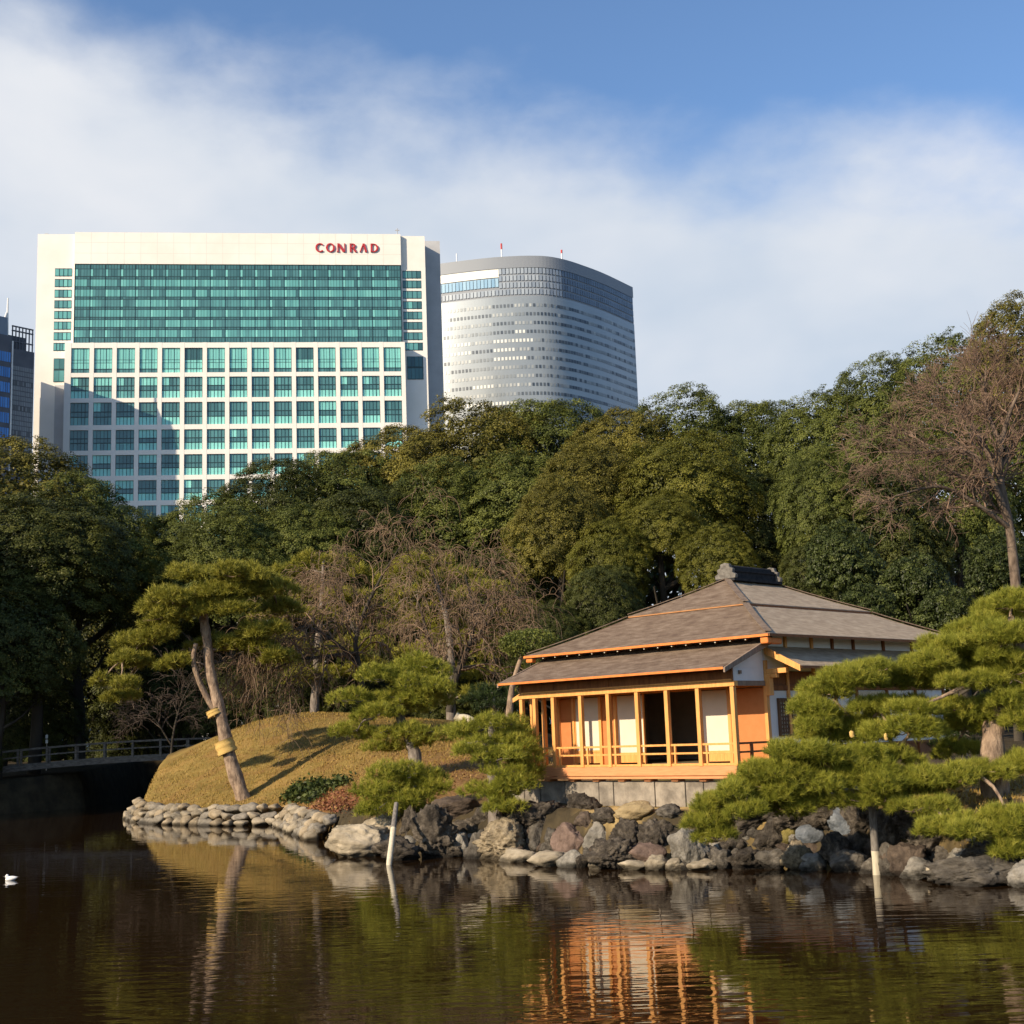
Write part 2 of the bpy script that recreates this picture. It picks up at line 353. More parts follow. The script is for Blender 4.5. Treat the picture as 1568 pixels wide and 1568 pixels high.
bank = (GZ > -.5) * smooth01((1.35 + .4 * np.sin(gx * 2.1) - shore_dist(gx, gy)) / .5) * smooth01((gx + 7.5) / 1.5) * (gy < 46) * (gy > 15)
litter = smooth01((gx * 0.62 + 52.5 - gy + _wob * 1.8 + 9.5) / 7) * smooth01((gy - 37) / 4) * (gx < 3) * 0.85
sand = np.maximum(blob(3.6, 32.4, 3.0, 1.2), blob(9.5, 27.6, 1.8, 1.2) * 0.8)
for n, v in (('turf', turf), ('litter', litter), ('sand', sand)):
    a = ground.data.attributes.new(n, 'FLOAT', 'POINT'); a.data.foreach_set('value', (v * (1 - bank)).reshape(-1).astype(np.float32))

def water_material():
    m, nt, b = nodes_of('pond water'); N = nt.nodes; L = nt.links
    b.inputs['Base Color'].default_value = (0.020, 0.0105, 0.004, 1); b.inputs['Roughness'].default_value = 0.015; b.inputs['IOR'].default_value = 1.42
    tc = N.new('ShaderNodeTexCoord')
    def noise(sx, sy, detail, rough=0.5, dist=0.0):
        mp = N.new('ShaderNodeMapping'); mp.inputs['Scale'].default_value = (sx, sy, 1); mp.inputs['Rotation'].default_value = (0, 0, 0.12)
        L.new(tc.outputs['Object'], mp.inputs[0]); n = N.new('ShaderNodeTexNoise'); n.inputs['Scale'].default_value = 1; n.inputs['Detail'].default_value = detail
        n.inputs['Roughness'].default_value = rough; n.inputs['Distortion'].default_value = dist; L.new(mp.outputs[0], n.inputs['Vector']); return n.outputs['Fac']
    def M(op, a, c):
        n = N.new('ShaderNodeMath'); n.operation = op
        for i, v in enumerate((a, c)):
            if isinstance(v, (int, float)): n.inputs[i].default_value = v
            else: L.new(v, n.inputs[i])
        return n.outputs[0]
    # wind ripples on the open water, calmer towards the far bank
    sep = N.new('ShaderNodeSeparateXYZ'); L.new(tc.outputs['Object'], sep.inputs[0])
    mr = N.new('ShaderNodeMapRange'); L.new(sep.outputs[1], mr.inputs[0]); mr.inputs[1].default_value = 14; mr.inputs[2].default_value = 36; mr.inputs[3].default_value = 1.0; mr.inputs[4].default_value = 0.30
    gust = N.new('ShaderNodeMapRange'); L.new(noise(0.10, 0.3, 2), gust.inputs[0]); gust.inputs[1].default_value = 0.35; gust.inputs[2].default_value = 0.65; gust.inputs[3].default_value = 0.55; gust.inputs[4].default_value = 1.3
    hgt = M('ADD', M('MULTIPLY', noise(0.9, 3.6, 2, 0.45, 0.4), 0.0085), M('MULTIPLY', noise(2.6, 9.0, 2, 0.4), 0.0016))
    hgt = M('MULTIPLY', hgt, M('MULTIPLY', mr.outputs[0], gust.outputs[0]))
    bp = N.new('ShaderNodeBump'); bp.inputs['Strength'].default_value = 1.0; bp.inputs['Distance'].default_value = 1.0
    L.new(hgt, bp.inputs['Height']); L.new(bp.outputs[0], b.inputs['Normal'])
    return m
w = MB(); w.quad((-44, -2, 0), (60, -2, 0), (60, 108, 0), (-44, 108, 0))
tag(w.build('pond_water', water_material()), kind='structure')

# ------------------------------------------------------------------ towers
M_cream = mat('cream panel wall', (0.80, 0.76, 0.68), (0.86, 0.82, 0.75), 0.12, 0.75, 0.2)
M_creamframe = mat('cream window grid', (0.80, 0.76, 0.69), (0.85, 0.81, 0.74), 0.2, 0.7, 0.2)
M_glass_teal = tone_mat('teal glass', [(0.0, (0.016, 0.045, 0.055)), (0.35, (0.05, 0.14, 0.15)), (0.5, (0.085, 0.225, 0.235)), (0.62, (0.12, 0.36, 0.35)), (1.0, (0.29, 0.74, 0.65))], 0.12, 0.5, jitter=0.04, jscale=0.3)
M_mullion = mat('dark teal mullion', (0.018, 0.05, 0.055), None, rough=0.4, spec=0.4)
M_greywall = mat('grey side wall', (0.44, 0.44, 0.44), (0.50, 0.50, 0.50), 0.2, 0.8, 0.2)
M_sign = mat('red sign letters', (0.46, 0.035, 0.045), None, rough=0.5)

CO = np.array([-148.21, 446.0, 0.0]); CU = unit([math.sin(math.radians(83.5)), math.cos(math.radians(83.5)), 0]); CN = np.array([-CU[1], CU[0], 0])
def fp(px, py, yo=0.0):
    r = ray(px, py); o = CO + CN * yo; t = CN.dot(o - EYE) / CN.dot(r); p = EYE + r * t - CO
    return float(p.dot(CU)), float(p[2])
hotel = thing('hotel_tower', 'broad cream tower with teal glass and red rooftop lettering', 'building', CO, math.atan2(CU[1], CU[0]))
YB, YW = 3.5, 5.0     # planes of the upper block and of the wings, behind the window grid
xl, _ = fp(57, 400, YW); xr, _ = fp(651, 400, YW); xr2 = xr + 1.0
zt = fp(113, 355.3, YB)[1]; zw = fp(58, 358.5, YW)[1]
bx0 = fp(113.8, 400, YB)[0]; bx1 = fp(614, 400, YB)[0]; zg1 = fp(115, 403.8, YB)[1]; zg0 = fp(114, 523, 0)[1]
b = MB()
b.box(bx0, bx1, YB, 44, zg1, zt); b.box(bx0, bx1, YB + 0.6, 43.9, 0, zg1)
b.build('upper_block_wall', M_cream, hotel)
b = MB(); b.box(xl, bx0 - 0.02, YW, 42, 0, zw); b.build('wing_wall', M_cream, hotel)
b = MB(); b.box(bx1 + 0.02, xr, YW, 42, 0, fp(640, 361.5, YW)[1]); b.build('wing_wall', M_cream, hotel)
b = MB(); b.box(xr + 0.02, xr + 6.0, YW + 9, 41, 0, fp(660, 369, YW + 9)[1]); b.build('side_wall', M_greywall, hotel)
b = MB(); b.box(fp(84, 600, YW)[0], fp(98, 600, YW)[0], YW - 0.06, YW + 0.5, 0, fp(82, 590, YW)[1])
b.build('side_wall', M_greywall, hotel)
# panel joints of the cream wall are thin real grooves: dark strips set proud by 2 cm
M_joint = mat('panel joint', (0.66, 0.62, 0.55), None, rough=0.9)
b = MB()
for k in range(1, 20): b.box(bx0 + k * 5.64 - 0.05, bx0 + k * 5.64 + 0.05, YB - 0.02, YB + 0.05, zg1, zt - 0.1)
for k in range(1, 3): b.box(bx0 + 0.1, bx1 - 0.1, YB - 0.015, YB + 0.05, zg1 + k * 3.9 - 0.05, zg1 + k * 3.9 + 0.05)
b.build('panel_joint', M_joint, hotel)
# curtain wall: seven storeys of window band with spandrels between
zs = [fp(114, 340 + y / 9.8, YB)[1] for y in (680, 810, 865, 970, 1015, 1120, 1170, 1280, 1330, 1440, 1490, 1595, 1640, 1745, 1790)]
rg = np.random.default_rng(3)
ztops = [fp(114, 412 + k * 15.55, YB)[1] for k in range(7)]; zbots = [fp(114, 422.4 + k * 15.6, YB)[1] for k in range(7)]
def cells(mb, x0, x1, z0, z1, n, y, tone, gap=0.0):
    for k in range(n):
        a = x0 + (x1 - x0) * k / n; c = x0 + (x1 - x0) * (k + 1) / n - gap
        mb.quad((a, y, z0), (c, y, z0), (c, y, z1), (a, y, z1), float(tone(k)))
for k in range(7):
    b = MB(); room = rg.random(40); typ = rg.choice([0.64, 0.61, 0.50, 0.57], 40, p=[.36, .32, .20, .12]); dark = k < 1
    def tn(c):
        r = c // 5; q = c % 5
        v = typ[r]
        if dark: v = 0.40 if q else 0.7
        if q == 0 and rg.random() < .6: v = 0.8
        if q == 4 and rg.random() < .25: v = 0.42
        return min(1, v + rg.normal(0, .04))
    cells(b, bx0 + .3, bx1 - .3, zbots[k], ztops[k], 110, YB + 0.25, tn, 0.12)
    b.build('window_band', M_glass_teal, hotel)
b = MB()
zprev = zg1
for k in range(8):
    lo = ztops[k] if k < 7 else zg0
    hi = zg1 if k == 0 else zbots[k - 1]
    cells(b, bx0 + .3, bx1 - .3, lo + .25, hi - .25, 110, YB + 0.3, lambda c: 0.37 + rg.normal(0, .02), 0.2)
b.build('spandrel_band', M_glass_teal, hotel)
b = MB(); b.box(bx0 + .1, bx1 - .1, YB + .35, YB + .5, zg0, zg1)
for k in range(23): x = bx0 + .3 + (bx1 - bx0 - .6) * k / 22; b.box(x - .09, x + .09, YB + .15, YB + .35, zg0, zg1)
b.build('curtain_wall_frame', M_mullion, hotel)
# lower block: deep cream grid with one window in each opening
GX0, PIT, WW = -0.27, 7.58, 6.12
zr = [(130.3, 139.1), (121.4, 128.8), (112.0, 119.9), (103.2, 110.3), (94.4, 101.6), (85.8, 92.8), (77.1, 84.1), (68.4, 75.4), (59.7, 66.7), (51, 58)]
b = MB()
for i in range(16):
    x0 = (-2.4 if i == 0 else GX0 + (i - 1) * PIT + WW); x1 = (GX0 if i == 0 else (GX0 + i * PIT if i < 15 else 113.4))
    b.box(x0, x1, -0.05, 3.2, 0, 141.0 if i else 140.9)
for r in range(11):
    hi = 140.95 if r == 0 else zr[r - 1][0]; lo = zr[r][1] if r < 10 else 0
    b.box(-2.35, 113.35, 0.0, 3.2, lo, hi)
b.box(-2.3, 113.3, 0.9, 5.0, 0, 140.8)
b.build('window_grid', M_creamframe, hotel)
ncol = {0: 15, 1: 15, 2: 15, 3: 15, 4: 12, 5: 8, 6: 6}
hid = MB()
for r in range(10):
    z0, z1 = zr[r]; h = z1 - z0
    for i in range(15):
        x0 = GX0 + i * PIT; x1 = x0 + WW
        seen = i < ncol.get(r, 0) and not (r == 5 and i < 0)
        pb = hid if not seen else MB()
        y = 0.5
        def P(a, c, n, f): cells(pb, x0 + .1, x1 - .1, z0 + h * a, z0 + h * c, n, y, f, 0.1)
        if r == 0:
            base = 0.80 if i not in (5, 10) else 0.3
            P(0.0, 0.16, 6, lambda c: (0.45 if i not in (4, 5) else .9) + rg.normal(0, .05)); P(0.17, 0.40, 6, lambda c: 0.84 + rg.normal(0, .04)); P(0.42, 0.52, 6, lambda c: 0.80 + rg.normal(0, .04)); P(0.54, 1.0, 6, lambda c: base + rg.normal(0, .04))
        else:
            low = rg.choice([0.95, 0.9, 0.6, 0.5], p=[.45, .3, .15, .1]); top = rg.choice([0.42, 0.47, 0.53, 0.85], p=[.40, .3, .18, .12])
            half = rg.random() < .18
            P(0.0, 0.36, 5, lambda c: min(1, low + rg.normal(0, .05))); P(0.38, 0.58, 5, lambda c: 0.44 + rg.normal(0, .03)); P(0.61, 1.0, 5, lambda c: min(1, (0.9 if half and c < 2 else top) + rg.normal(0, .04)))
        if seen:
            wn = MB(); wn.box(x0 + .02, x1 - .02, .55, .85, z0 + .02, z1 - .02)
            if r:
                for q in (0.37, 0.595): wn.box(x0 + .05, x1 - .05, .38, .56, z0 + h * q - .13, z0 + h * q + .13)
                for q in (1, 2, 3, 4): wn.box(x0 + WW * q / 5 - .06, x0 + WW * q / 5 + .06, .42, .56, z0 + .04, z1 - .04)
            else:
                wn.box(x0 + .05, x1 - .05, .38, .56, z0 + h * .165 - .1, z0 + h * .165 + .1)
                for q in (2, 4): wn.box(x0 + WW * q / 6 - .05, x0 + WW * q / 6 + .05, .42, .56, z0 + .04, z1 - .04)
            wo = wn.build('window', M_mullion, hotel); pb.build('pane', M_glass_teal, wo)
tag(hid.build('lower_storey_glazing', M_glass_teal, hotel), kind='stuff')
# windows of the two wings
M_sill = M_cream
for k in range(8):
    for side in (0, 1):
        z1 = fp(85, 411 + k * 16.3 + (0.9 if side else 0) + (1 if k == 0 and side else 0), YW)[1]; z0 = z1 - 2.9
        if side == 0: x0, x1 = fp(84.2, 420, YW)[0], (fp(110.5, 420, YW)[0] if k < 7 else fp(101, 540, YW)[0])
        else: x0, x1 = fp(621.5, 430, YW)[0] - 1.2, fp(645, 430, YW)[0]
        wn = MB(); wn.box(x0, x1, YW - .05, YW + .2, z0, z1)
        for q in range(1, 4): x = x0 + (x1 - x0) * q / 4; wn.box(x - .07, x + .07, YW - .2, YW - .05, z0, z1)
        wo = wn.build('wing_window', M_mullion, hotel)
        p = MB(); cells(p, x0 + .1, x1 - .1, z0 + .25, z1 - .3, 4, YW - .1, lambda c: (.62 if side == 0 else .45) + rg.normal(0, .12)); p.build('pane', M_glass_teal, wo)
for (ax, ay, cx, cy, n, tn) in ((82.5, 549, 99.5, 585, 2, .42), (623, 546, 648.5, 581, 4, .33)):
    x0, z1 = fp(ax, ay, YW); x1, z0 = fp(cx, cy, YW)
    wn = MB(); wn.box(x0, x1, YW - .15, YW + .2, z0, z1); wo = wn.build('tall_wing_window', M_mullion, hotel)
    p = MB(); cells(p, x0 + .15, x1 - .15, z0 + .2, z0 + (z1 - z0) * .48, n, YW - .2, lambda c: tn + .08 + rg.normal(0, .05), .15); cells(p, x0 + .15, x1 - .15, z0 + (z1 - z0) * .56, z1 - .2, n, YW - .2, lambda c: tn + rg.normal(0, .05), .15); p.build('pane', M_glass_teal, wo)
# rooftop lettering, six raised serif capitals
LZ0, LZ1 = fp(530, 386.3, YB)[1], fp(530, 373.3, YB)[1]; LH = LZ1 - LZ0
def ring(mb, cx, cz, rx, rz, tx, tz, a0, a1, n=28):
    for k in range(n):
        p, q = a0 + (a1 - a0) * k / n, a0 + (a1 - a0) * (k + 1) / n
        def pt(a, o): return (cx + (rx - (0 if o else tx)) * math.cos(a), YB - .45, cz + (rz - (0 if o else tz)) * math.sin(a))
        mb.prism([pt(p, 1), pt(q, 1), pt(q, 0), pt(p, 0)], (0, .44, 0))
def stroke(mb, x0, z0, x1, z1, w):
    mb.prism([(x0, YB - .45, LZ0 + z0 * LH), (x0 + w, YB - .45, LZ0 + z0 * LH), (x1 + w, YB - .45, LZ0 + z1 * LH), (x1, YB - .45, LZ0 + z1 * LH)], (0, .44, 0))
def lx(px): return fp(px, 380, YB)[0]
for ch, a, c in (('C', 483.0, 496.2), ('O', 499.1, 512.5), ('N', 516.6, 528.7), ('R', 534.7, 546.5), ('A', 550.4, 562.2), ('D', 566.6, 579.4)):
    x0, x1 = lx(a), lx(c); w_ = x1 - x0; cz = (LZ0 + LZ1) / 2; mb = MB(); T, t = .62, .34
    if ch == 'C': ring(mb, x0 + w_ * .52, cz, w_ * .52, LH * .52, T, t, math.radians(42), math.radians(318))
    elif ch == 'O': ring(mb, x0 + w_ / 2, cz, w_ / 2, LH * .52, T, t, 0, 2 * math.pi, 36)
    elif ch == 'N': stroke(mb, x0, 0, x0, 1, .36); stroke(mb, x1 - .4, 0, x1 - .4, 1, .36); stroke(mb, x1 - .9, 0, x0, 1, .8); stroke(mb, x0 - .25, 0, x0 - .25, .07, .85)
    elif ch == 'R':
        stroke(mb, x0 + .2, 0, x0 + .2, 1, .62); ring(mb, x0 + w_ * .45, LZ0 + LH * .73, w_ * .38, LH * .27, .62, .3, -math.pi / 2, math.pi / 2, 16)
        mb.box(x0 + .2, x0 + w_ * .45, YB - .45, YB - .01, LZ1 - .3, LZ1); mb.box(x0 + .2, x0 + w_ * .45, YB - .45, YB - .01, LZ0 + LH * .46, LZ0 + LH * .46 + .3); stroke(mb, x1 - .75, 0, x0 + w_ * .42, .48, .68)
    elif ch == 'A': stroke(mb, x0, 0, x0 + w_ * .45, 1, .34); stroke(mb, x1 - .75, 0, x0 + w_ * .42, 1, .72)
    else:
        stroke(mb, x0 + .2, 0, x0 + .2, 1, .62); ring(mb, x0 + w_ * .38, cz, w_ * .6, LH * .5, T, .3, -math.pi / 2, math.pi / 2, 20)
        mb.box(x0 + .2, x0 + w_ * .4, YB - .45, YB - .01, LZ1 - .3, LZ1); mb.box(x0 + .2, x0 + w_ * .4, YB - .45, YB - .01, LZ0, LZ0 + .3)
    mb.build('sign_letter', M_sign, hotel)
b = MB(); x, z = fp(608.5, 357, YB); b.tube([(x, YB + 1, zt - .1), (x, YB + 1, zt + 2.6)], .16, 6); b.box(x - .8, x + .8, YB + .85, YB + 1.15, zt + 1.7, zt + 1.95)
x, z = fp(70, 358, YW); b.box(x - .6, x + .6, YW + 1, YW + 2, zw - .1, zw + .7); b.build('roof_mast', M_greywall, hotel)

# curved glass tower
M_silver = mat('silver curtain wall', (0.27, 0.30, 0.315), (0.32, 0.35, 0.36), 0.05, 0.33, 0.55, metallic=0.25)
M_crown = tone_mat('crown glazing', [(0.0, (0.06, 0.08, 0.11)), (0.4, (0.17, 0.215, 0.28)), (1.0, (0.62, 0.66, 0.66))], 0.25, 0.5)
M_band = tone_mat('office window band', [(0.0, (0.05, 0.065, 0.085)), (0.5, (0.29, 0.315, 0.32)), (1.0, (0.80, 0.79, 0.70))], 0.35, 0.5)
M_roofband = mat('grey roof band', (0.25, 0.27, 0.295), None, rough=0.5)
M_redwhite = tone_mat('red and white mast', [(0.0, (0.75, 0.75, 0.73)), (1.0, (0.5, 0.05, 0.05))], 0.6)
crv = smooth_path([(-62, 592), (-30.3, 580.5), (-12, 575.6), (0, 573.7), (11.5, 573.6), (20, 575.4), (28, 580.6), (36, 588.6), (46.5, 600.8), (61.3, 621.6)], 130) if False else None
_c2 = np.array([(-70, 597, 0), (-50, 588, 0), (-30.3, 580.5, 0), (-12, 575.6, 0), (0, 573.7, 0), (11.5, 573.6, 0), (20, 575.4, 0), (28, 580.6, 0), (36, 588.6, 0), (46.5, 600.8, 0), (61.3, 621.6, 0)], float)
CV = smooth_path(_c2, 400)
_l = np.concatenate([[0], np.cumsum(np.linalg.norm(np.diff(CV, axis=0), axis=1))])
NC = 96
CV = np.stack([np.interp(np.linspace(0, _l[-1], NC + 1), _l, CV[:, k]) for k in range(3)], -1)
ORG = np.array([5.0, 600.0, 0]); CV = CV - ORG
TN = np.gradient(CV, axis=0); TN /= np.linalg.norm(TN, axis=1, keepdims=True); NR = np.stack([TN[:, 1], -TN[:, 0], TN[:, 2]], -1)
office = thing('curved_office_tower', 'silver office tower with a curved glass facade beyond the trees', 'building', ORG)
def wall_strip(mb, off, z0, z1, k0=0, k1=NC, tone=lambda k: .5, step=1, gap=0.0):
    Q = CV + NR * off
    for k in range(k0, k1, step):
        a = Q[k]; c = Q[min(k + step, NC)]; c = c + (a - c) * gap
        mb.quad((a[0], a[1], z0), (c[0], c[1], z0), (c[0], c[1], z1), (a[0], a[1], z1), float(tone(k)))
ring2 = [tuple(p) for p in CV] + [(CV[-1][0] - 14, CV[-1][1] + 24, 0), (CV[0][0] - 4, CV[0][1] + 45, 0)]
b = MB(); b.prism(ring2, (0, 0, 194.5)); b.build('wall', M_silver, office, smooth=False)
b = MB(); wall_strip(b, -0.2, 194.5, 208.5, tone=lambda k: .1); wall_strip(b, .25, 207.6, 213.0); b.build('roof_band', M_roofband, office)
b = MB(); b.prism([(x, y, 208.2) for x, y, _ in ring2], (0, 0, 4.6)); b.build('roof_slab', M_roofband, office)
rg = np.random.default_rng(11)
k764 = int(np.argmin(np.abs((CV + ORG)[:, 0] - (-2.5))))
b = MB()
for r in range(4):
    z0 = 195.0 + r * 3.2
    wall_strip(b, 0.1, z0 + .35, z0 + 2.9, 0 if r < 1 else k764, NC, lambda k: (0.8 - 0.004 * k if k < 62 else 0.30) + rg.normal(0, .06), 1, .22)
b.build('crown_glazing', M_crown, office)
b = MB(); wall_strip(b, .15, 203.6, 207.4, 0, k764, lambda k: 1.0); b.build('white_crown_band', M_band, office)
b = MB(); wall_strip(b, .15, 199.2, 203.2, 0, k764, lambda k: .55 + rg.normal(0, .1), 1, .15); b.build('blue_crown_band', tone_mat('pale blue glazing', [(0, (0.1, 0.25, 0.42)), (1, (0.45, 0.62, 0.72))], .2), office)
for r in range(17):
    z0 = 189.6 - 4.0 * r; b = MB(); seg = rg.choice([.95, .62, .45, .15], 30, p=[.35, .3, .2, .15])
    def tn(k):
        v = seg[k // 6]
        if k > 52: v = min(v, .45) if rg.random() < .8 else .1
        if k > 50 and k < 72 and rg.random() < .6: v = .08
        return v + rg.normal(0, .07)
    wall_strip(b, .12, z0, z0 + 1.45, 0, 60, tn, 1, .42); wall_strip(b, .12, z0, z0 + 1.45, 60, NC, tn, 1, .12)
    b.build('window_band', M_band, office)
def office_pt(px, py, Y): return at(px, py, Y) - ORG
for (px, h, red) in ((768.5, 9.5, 1), (860.5, 5.5, 1), (699.5, 5.5, 0)):
    p = office_pt(px, 400, 582); b = MB()
    b.tube([(p[0], p[1], 212.6), (p[0], p[1], 212.8 + h * .72)], .32, 6, 0.0); b.tube([(p[0], p[1], 212.8 + h * .72), (p[0], p[1], 212.8 + h)], .45 if red else .3, 6, 1.0 if red else 0.0); b.build('roof_mast', M_redwhite, office)
b = MB(); p = office_pt(733, 398, 590); b.box(p[0] - 4, p[0] + 5, p[1], p[1] + 8, 212.8, 217.0); b.box(p[0] - 22, p[0] - 13, p[1], p[1] + 6, 212.8, 213.9); b.build('roof_plant_room', M_plaster, office)

# dark tower at the left edge
LO = at(18, 1100, 417.0); LO[2] = 0; LU = np.array([math.sin(math.radians(42)), math.cos(math.radians(42)), 0]); LN = np.array([-LU[1], LU[0], 0]); ltower = thing('dark_glass_tower', 'dark tower with bright blue glass strips beside the cream tower', 'building', LO, math.atan2(LU[1], LU[0]))
M_dkwall = mat('dark slate wall', (0.085, 0.09, 0.11), (0.12, 0.125, 0.145), 0.2, 0.6, 0.3)
M_blue = tone_mat('blue strip glass', [(0.0, (0.05, 0.17, 0.46)), (1.0, (0.09, 0.28, 0.68))], 0.08, 0.6, jitter=.2, jscale=.1)
M_greycell = tone_mat('grey cell facade', [(0.0, (0.07, 0.07, 0.075)), (1.0, (0.30, 0.32, 0.34))], 0.5)
def lp(px, py):
    r = ray(px, py); t = LN.dot(LO - EYE) / LN.dot(r); p = EYE + r * t - LO; return float(p.dot(LU)), float(p[2])
xe = lp(54.5, 560)[0]; xm = lp(18, 560)[0]; x0 = lp(-16, 560)[0]
b = MB(); b.box(xm + .3, xe, 1.0, 28, 0, lp(36, 535)[1]); b.box(xm + .3, xe - .2, 6, 27.9, lp(36, 535)[1], lp(36, 508)[1]); b.build('wall', M_dkwall, ltower)
b = MB(); b.box(x0, xm - .2, 0, 28.1, 0, lp(5, 512)[1]); b.build('front_wall', M_dkwall, ltower)
b = MB(); b.box(x0 + .2, lp(13, 490)[0], .6, 26, lp(5, 512)[1], lp(5, 484)[1]); b.build('roof_block', mat('slate blue panel', (0.2, 0.24, 0.30), None, rough=.5), ltower)
b = MB(); b.box(xm - .1, xm + .25, -.3, .9, 0, lp(18, 522)[1]); b.build('corner_pier', M_plaster, ltower)
b = MB(); zt_ = lp(36, 499)[1]
for z in (zt_, zt_ - 1.5, zt_ - 5): b.box(xm + .6, xe - .2, 1.4, 1.9, z - .35, z)
for q in range(7): x = xm + .8 + (xe - xm - 1.2) * q / 6; b.box(x - .12, x + .12, 1.41, 1.85, lp(36, 535)[1], zt_ - .02)
b.build('roof_screen', M_dkwall, ltower)
for k in range(6):
    z1 = lp(8, 538.5 + k * 23.3)[1]; z0 = lp(8, 553.5 + k * 23.5)[1]; b = MB(); cells(b, x0 + .1, xm - .4, z0, z1, 9, -.12, lambda c: rg.random(), .15); b.build('glass_strip', M_blue, ltower)
for k in range(17):
    z1 = lp(40, 562 + k * 7.6)[1]; b = MB(); cells(b, xm + .7, xe - .3, z1 - 1.35, z1, 12, .85, lambda c: (.25 if (k % 5 == 3 and rg.random() < .55) else .75) + rg.normal(0, .06), .12); b.build('cell_row', M_greycell, ltower)
b = MB(); x, z = lp(14, 512); zt_ = lp(15, 452)[1]
b.tube([(x + .8, 3, z - 2), (x + .8, 3, zt_)], [.5, .22], 6); b.tube([(x - 2.2, 3, z - 2), (x + .5, 3, z + 8)], .28, 6); b.build('roof_mast', M_plaster, ltower)

# ------------------------------------------------------------------ teahouse
E1 = np.array([-.700, .714, 0]); E2 = np.array([.715, .700, 0]); HA = at(1127, 1172, 32.0)
ZB = 1.0
house = thing('teahouse', 'wooden teahouse with a brown shingle hip roof and open glazed veranda above the rocks', 'house', (HA[0], HA[1], HA[2] - ZB), math.atan2(-.714, .700))
def hw(s, t, z): return HA + E1 * s + E2 * t + np.array([0, 0, z])
class HB(MB):
    def hbox(s, s0, s1, t0, t1, z0, z1, tone=.5): return s.box(-s0, -s1, t0, t1, z0 + ZB, z1 + ZB, tone)
    def hp(s, poly, off, tone=.5): return s.prism([(-a, t, z + ZB) for a, t, z in poly], (-off[0], off[1], off[2]), tone)
def part(name, m, fn, parent=house, bevel=0.0, smooth=False):
    b = HB(); fn(b); return b.build(name, m, parent, smooth, bevel)
rg = np.random.default_rng(5)
POSTS = [0.0, 1.03, 2.0, 2.95, 3.92, 4.88, 5.87, 6.56, 7.06]
SW = 1.38
# foundation: dressed blocks along the front and the right side
def f(b):
    s = -0.05
    for w_ in (1.12, .55, .95, 1.35, .5, 1.2, .9, .6, .75):
        b.hbox(s + .012, s + w_ - .012, .08 + rg.random() * .03, .42, -.98, -.36); s += w_
    t = .46
    for w_ in (1.0, 1.3, .9, 1.4, 1.2, 1.5, 1.3, 1.1): b.hbox(.0, .3, t + .012, t + w_ - .012, -1.0, -.36); t += w_
part('stone_base', M_basestone, f, bevel=.015)
def f(b):
    b.hbox(-.03, 7.2, .02, SW, -.07, 0); b.hbox(0, 7.1, SW, 10.0, -.35, -.02)
    for k in range(9): b.hbox(k * .86 + .05, k * .86 + .25, .02, .3, -.36, -.24)
part('veranda_floor', M_woodr, f)
part('deck_fascia', M_woodr, lambda b: b.hbox(-.06, 7.22, -.06, .015, -.225, -.015), bevel=.006)
part('deck_sill', M_woodr, lambda b: b.hbox(-.09, 7.22, -.09, .015, -.30, -.24), bevel=.006)
for i, s in enumerate(POSTS):
    part('post', M_wood, lambda b: b.hbox(s - .055, s + .055, .0, .11, -.01, 1.825), bevel=.008)
for s, t in ((7.12, .5), (7.12, .95), (6.95, SW), (-.0, SW)):
    part('post', M_wood, lambda b: b.hbox(s - .05, s + .05, t - .05, t + .06, -.01, 2.45), bevel=.008)
part('lintel', M_wood, lambda b: b.hbox(-.10, 7.12, -.02, .13, 1.83, 1.955), bevel=.008)
part('transom_board', M_wooddk, lambda b: [b.hbox(-.02, 7.05, .03, .07, 1.957, 2.36)] + [b.hbox(s - .05, s + .05, .015, .09, 1.956, 2.30) for s in POSTS[2::2]])
part('transom_rail', M_wood, lambda b: b.hbox(0.0, 7.05, .012, .05, 1.965, 2.0))
# each bay between posts carries two rails and a short baluster
for i in range(7):
    a, c = POSTS[i], POSTS[i + 1]
    def f(b):
        b.hbox(a + .056, c - .056, .035, .08, .475, .525); b.hbox(a + .056, c - .056, .035, .08, .275, .32)
        b.hbox(a + .057, c - .057, .03, .10, .003, .055)
        if i not in (2, ): b.hbox(c - .20, c - .15, .03, .085, .0, .475)
    part('railing', M_wood, f, bevel=.004)
part('side_railing', M_wooddk, lambda b: (b.hbox(-.02, .03, .115, SW - .06, .475, .525), b.hbox(-.02, .03, .115, SW - .06, .275, .32), b.hbox(-.025, .035, .62, .69, 0, .474)))  # darker wood than the front railing, its backlit shade put into the colour
# the wall behind the veranda: clay panels, paper screens, one open bay into the dark room
TP = SW
def clay(s0, s1): part('clay_panel', M_clay, lambda b: b.hbox(s0, s1, TP - .01, TP + .06, .02, 1.80))
clay(0.05, 1.06); clay(4.86, 5.36); clay(6.42, 6.92)
def screen(s0, s1, zb=.32, board=True, m=None):
    so = part('paper_screen', M_paper, lambda b: b.hbox(s0 + .04, s1 - .04, TP - .03, TP, zb, 1.80))
    def f(b):
        b.hbox(s0, s0 + .04, TP - .045, TP + .01, .02, 1.82); b.hbox(s1 - .04, s1, TP - .045, TP + .01, .02, 1.82)
        b.hbox(s0 + .04, s1 - .04, TP - .042, TP - .002, zb - .05, zb)
    part('screen_frame', M_wood, f, so)
    def g(b):
        b.hbox(s0 + .04, s1 - .04, TP - .03, TP - .005, .06, zb - .05)
        for q in range(4): x = s0 + .12 + (s1 - s0 - .2) * (q + rg.random() * .6) / 4; b.hbox(x, x + .015, TP - .034, TP - .02, .07, zb - .06)
    part('screen_board', M_wood, g, so)
screen(1.12, 1.98); screen(3.86, 4.82); screen(5.42, 6.34, .4)
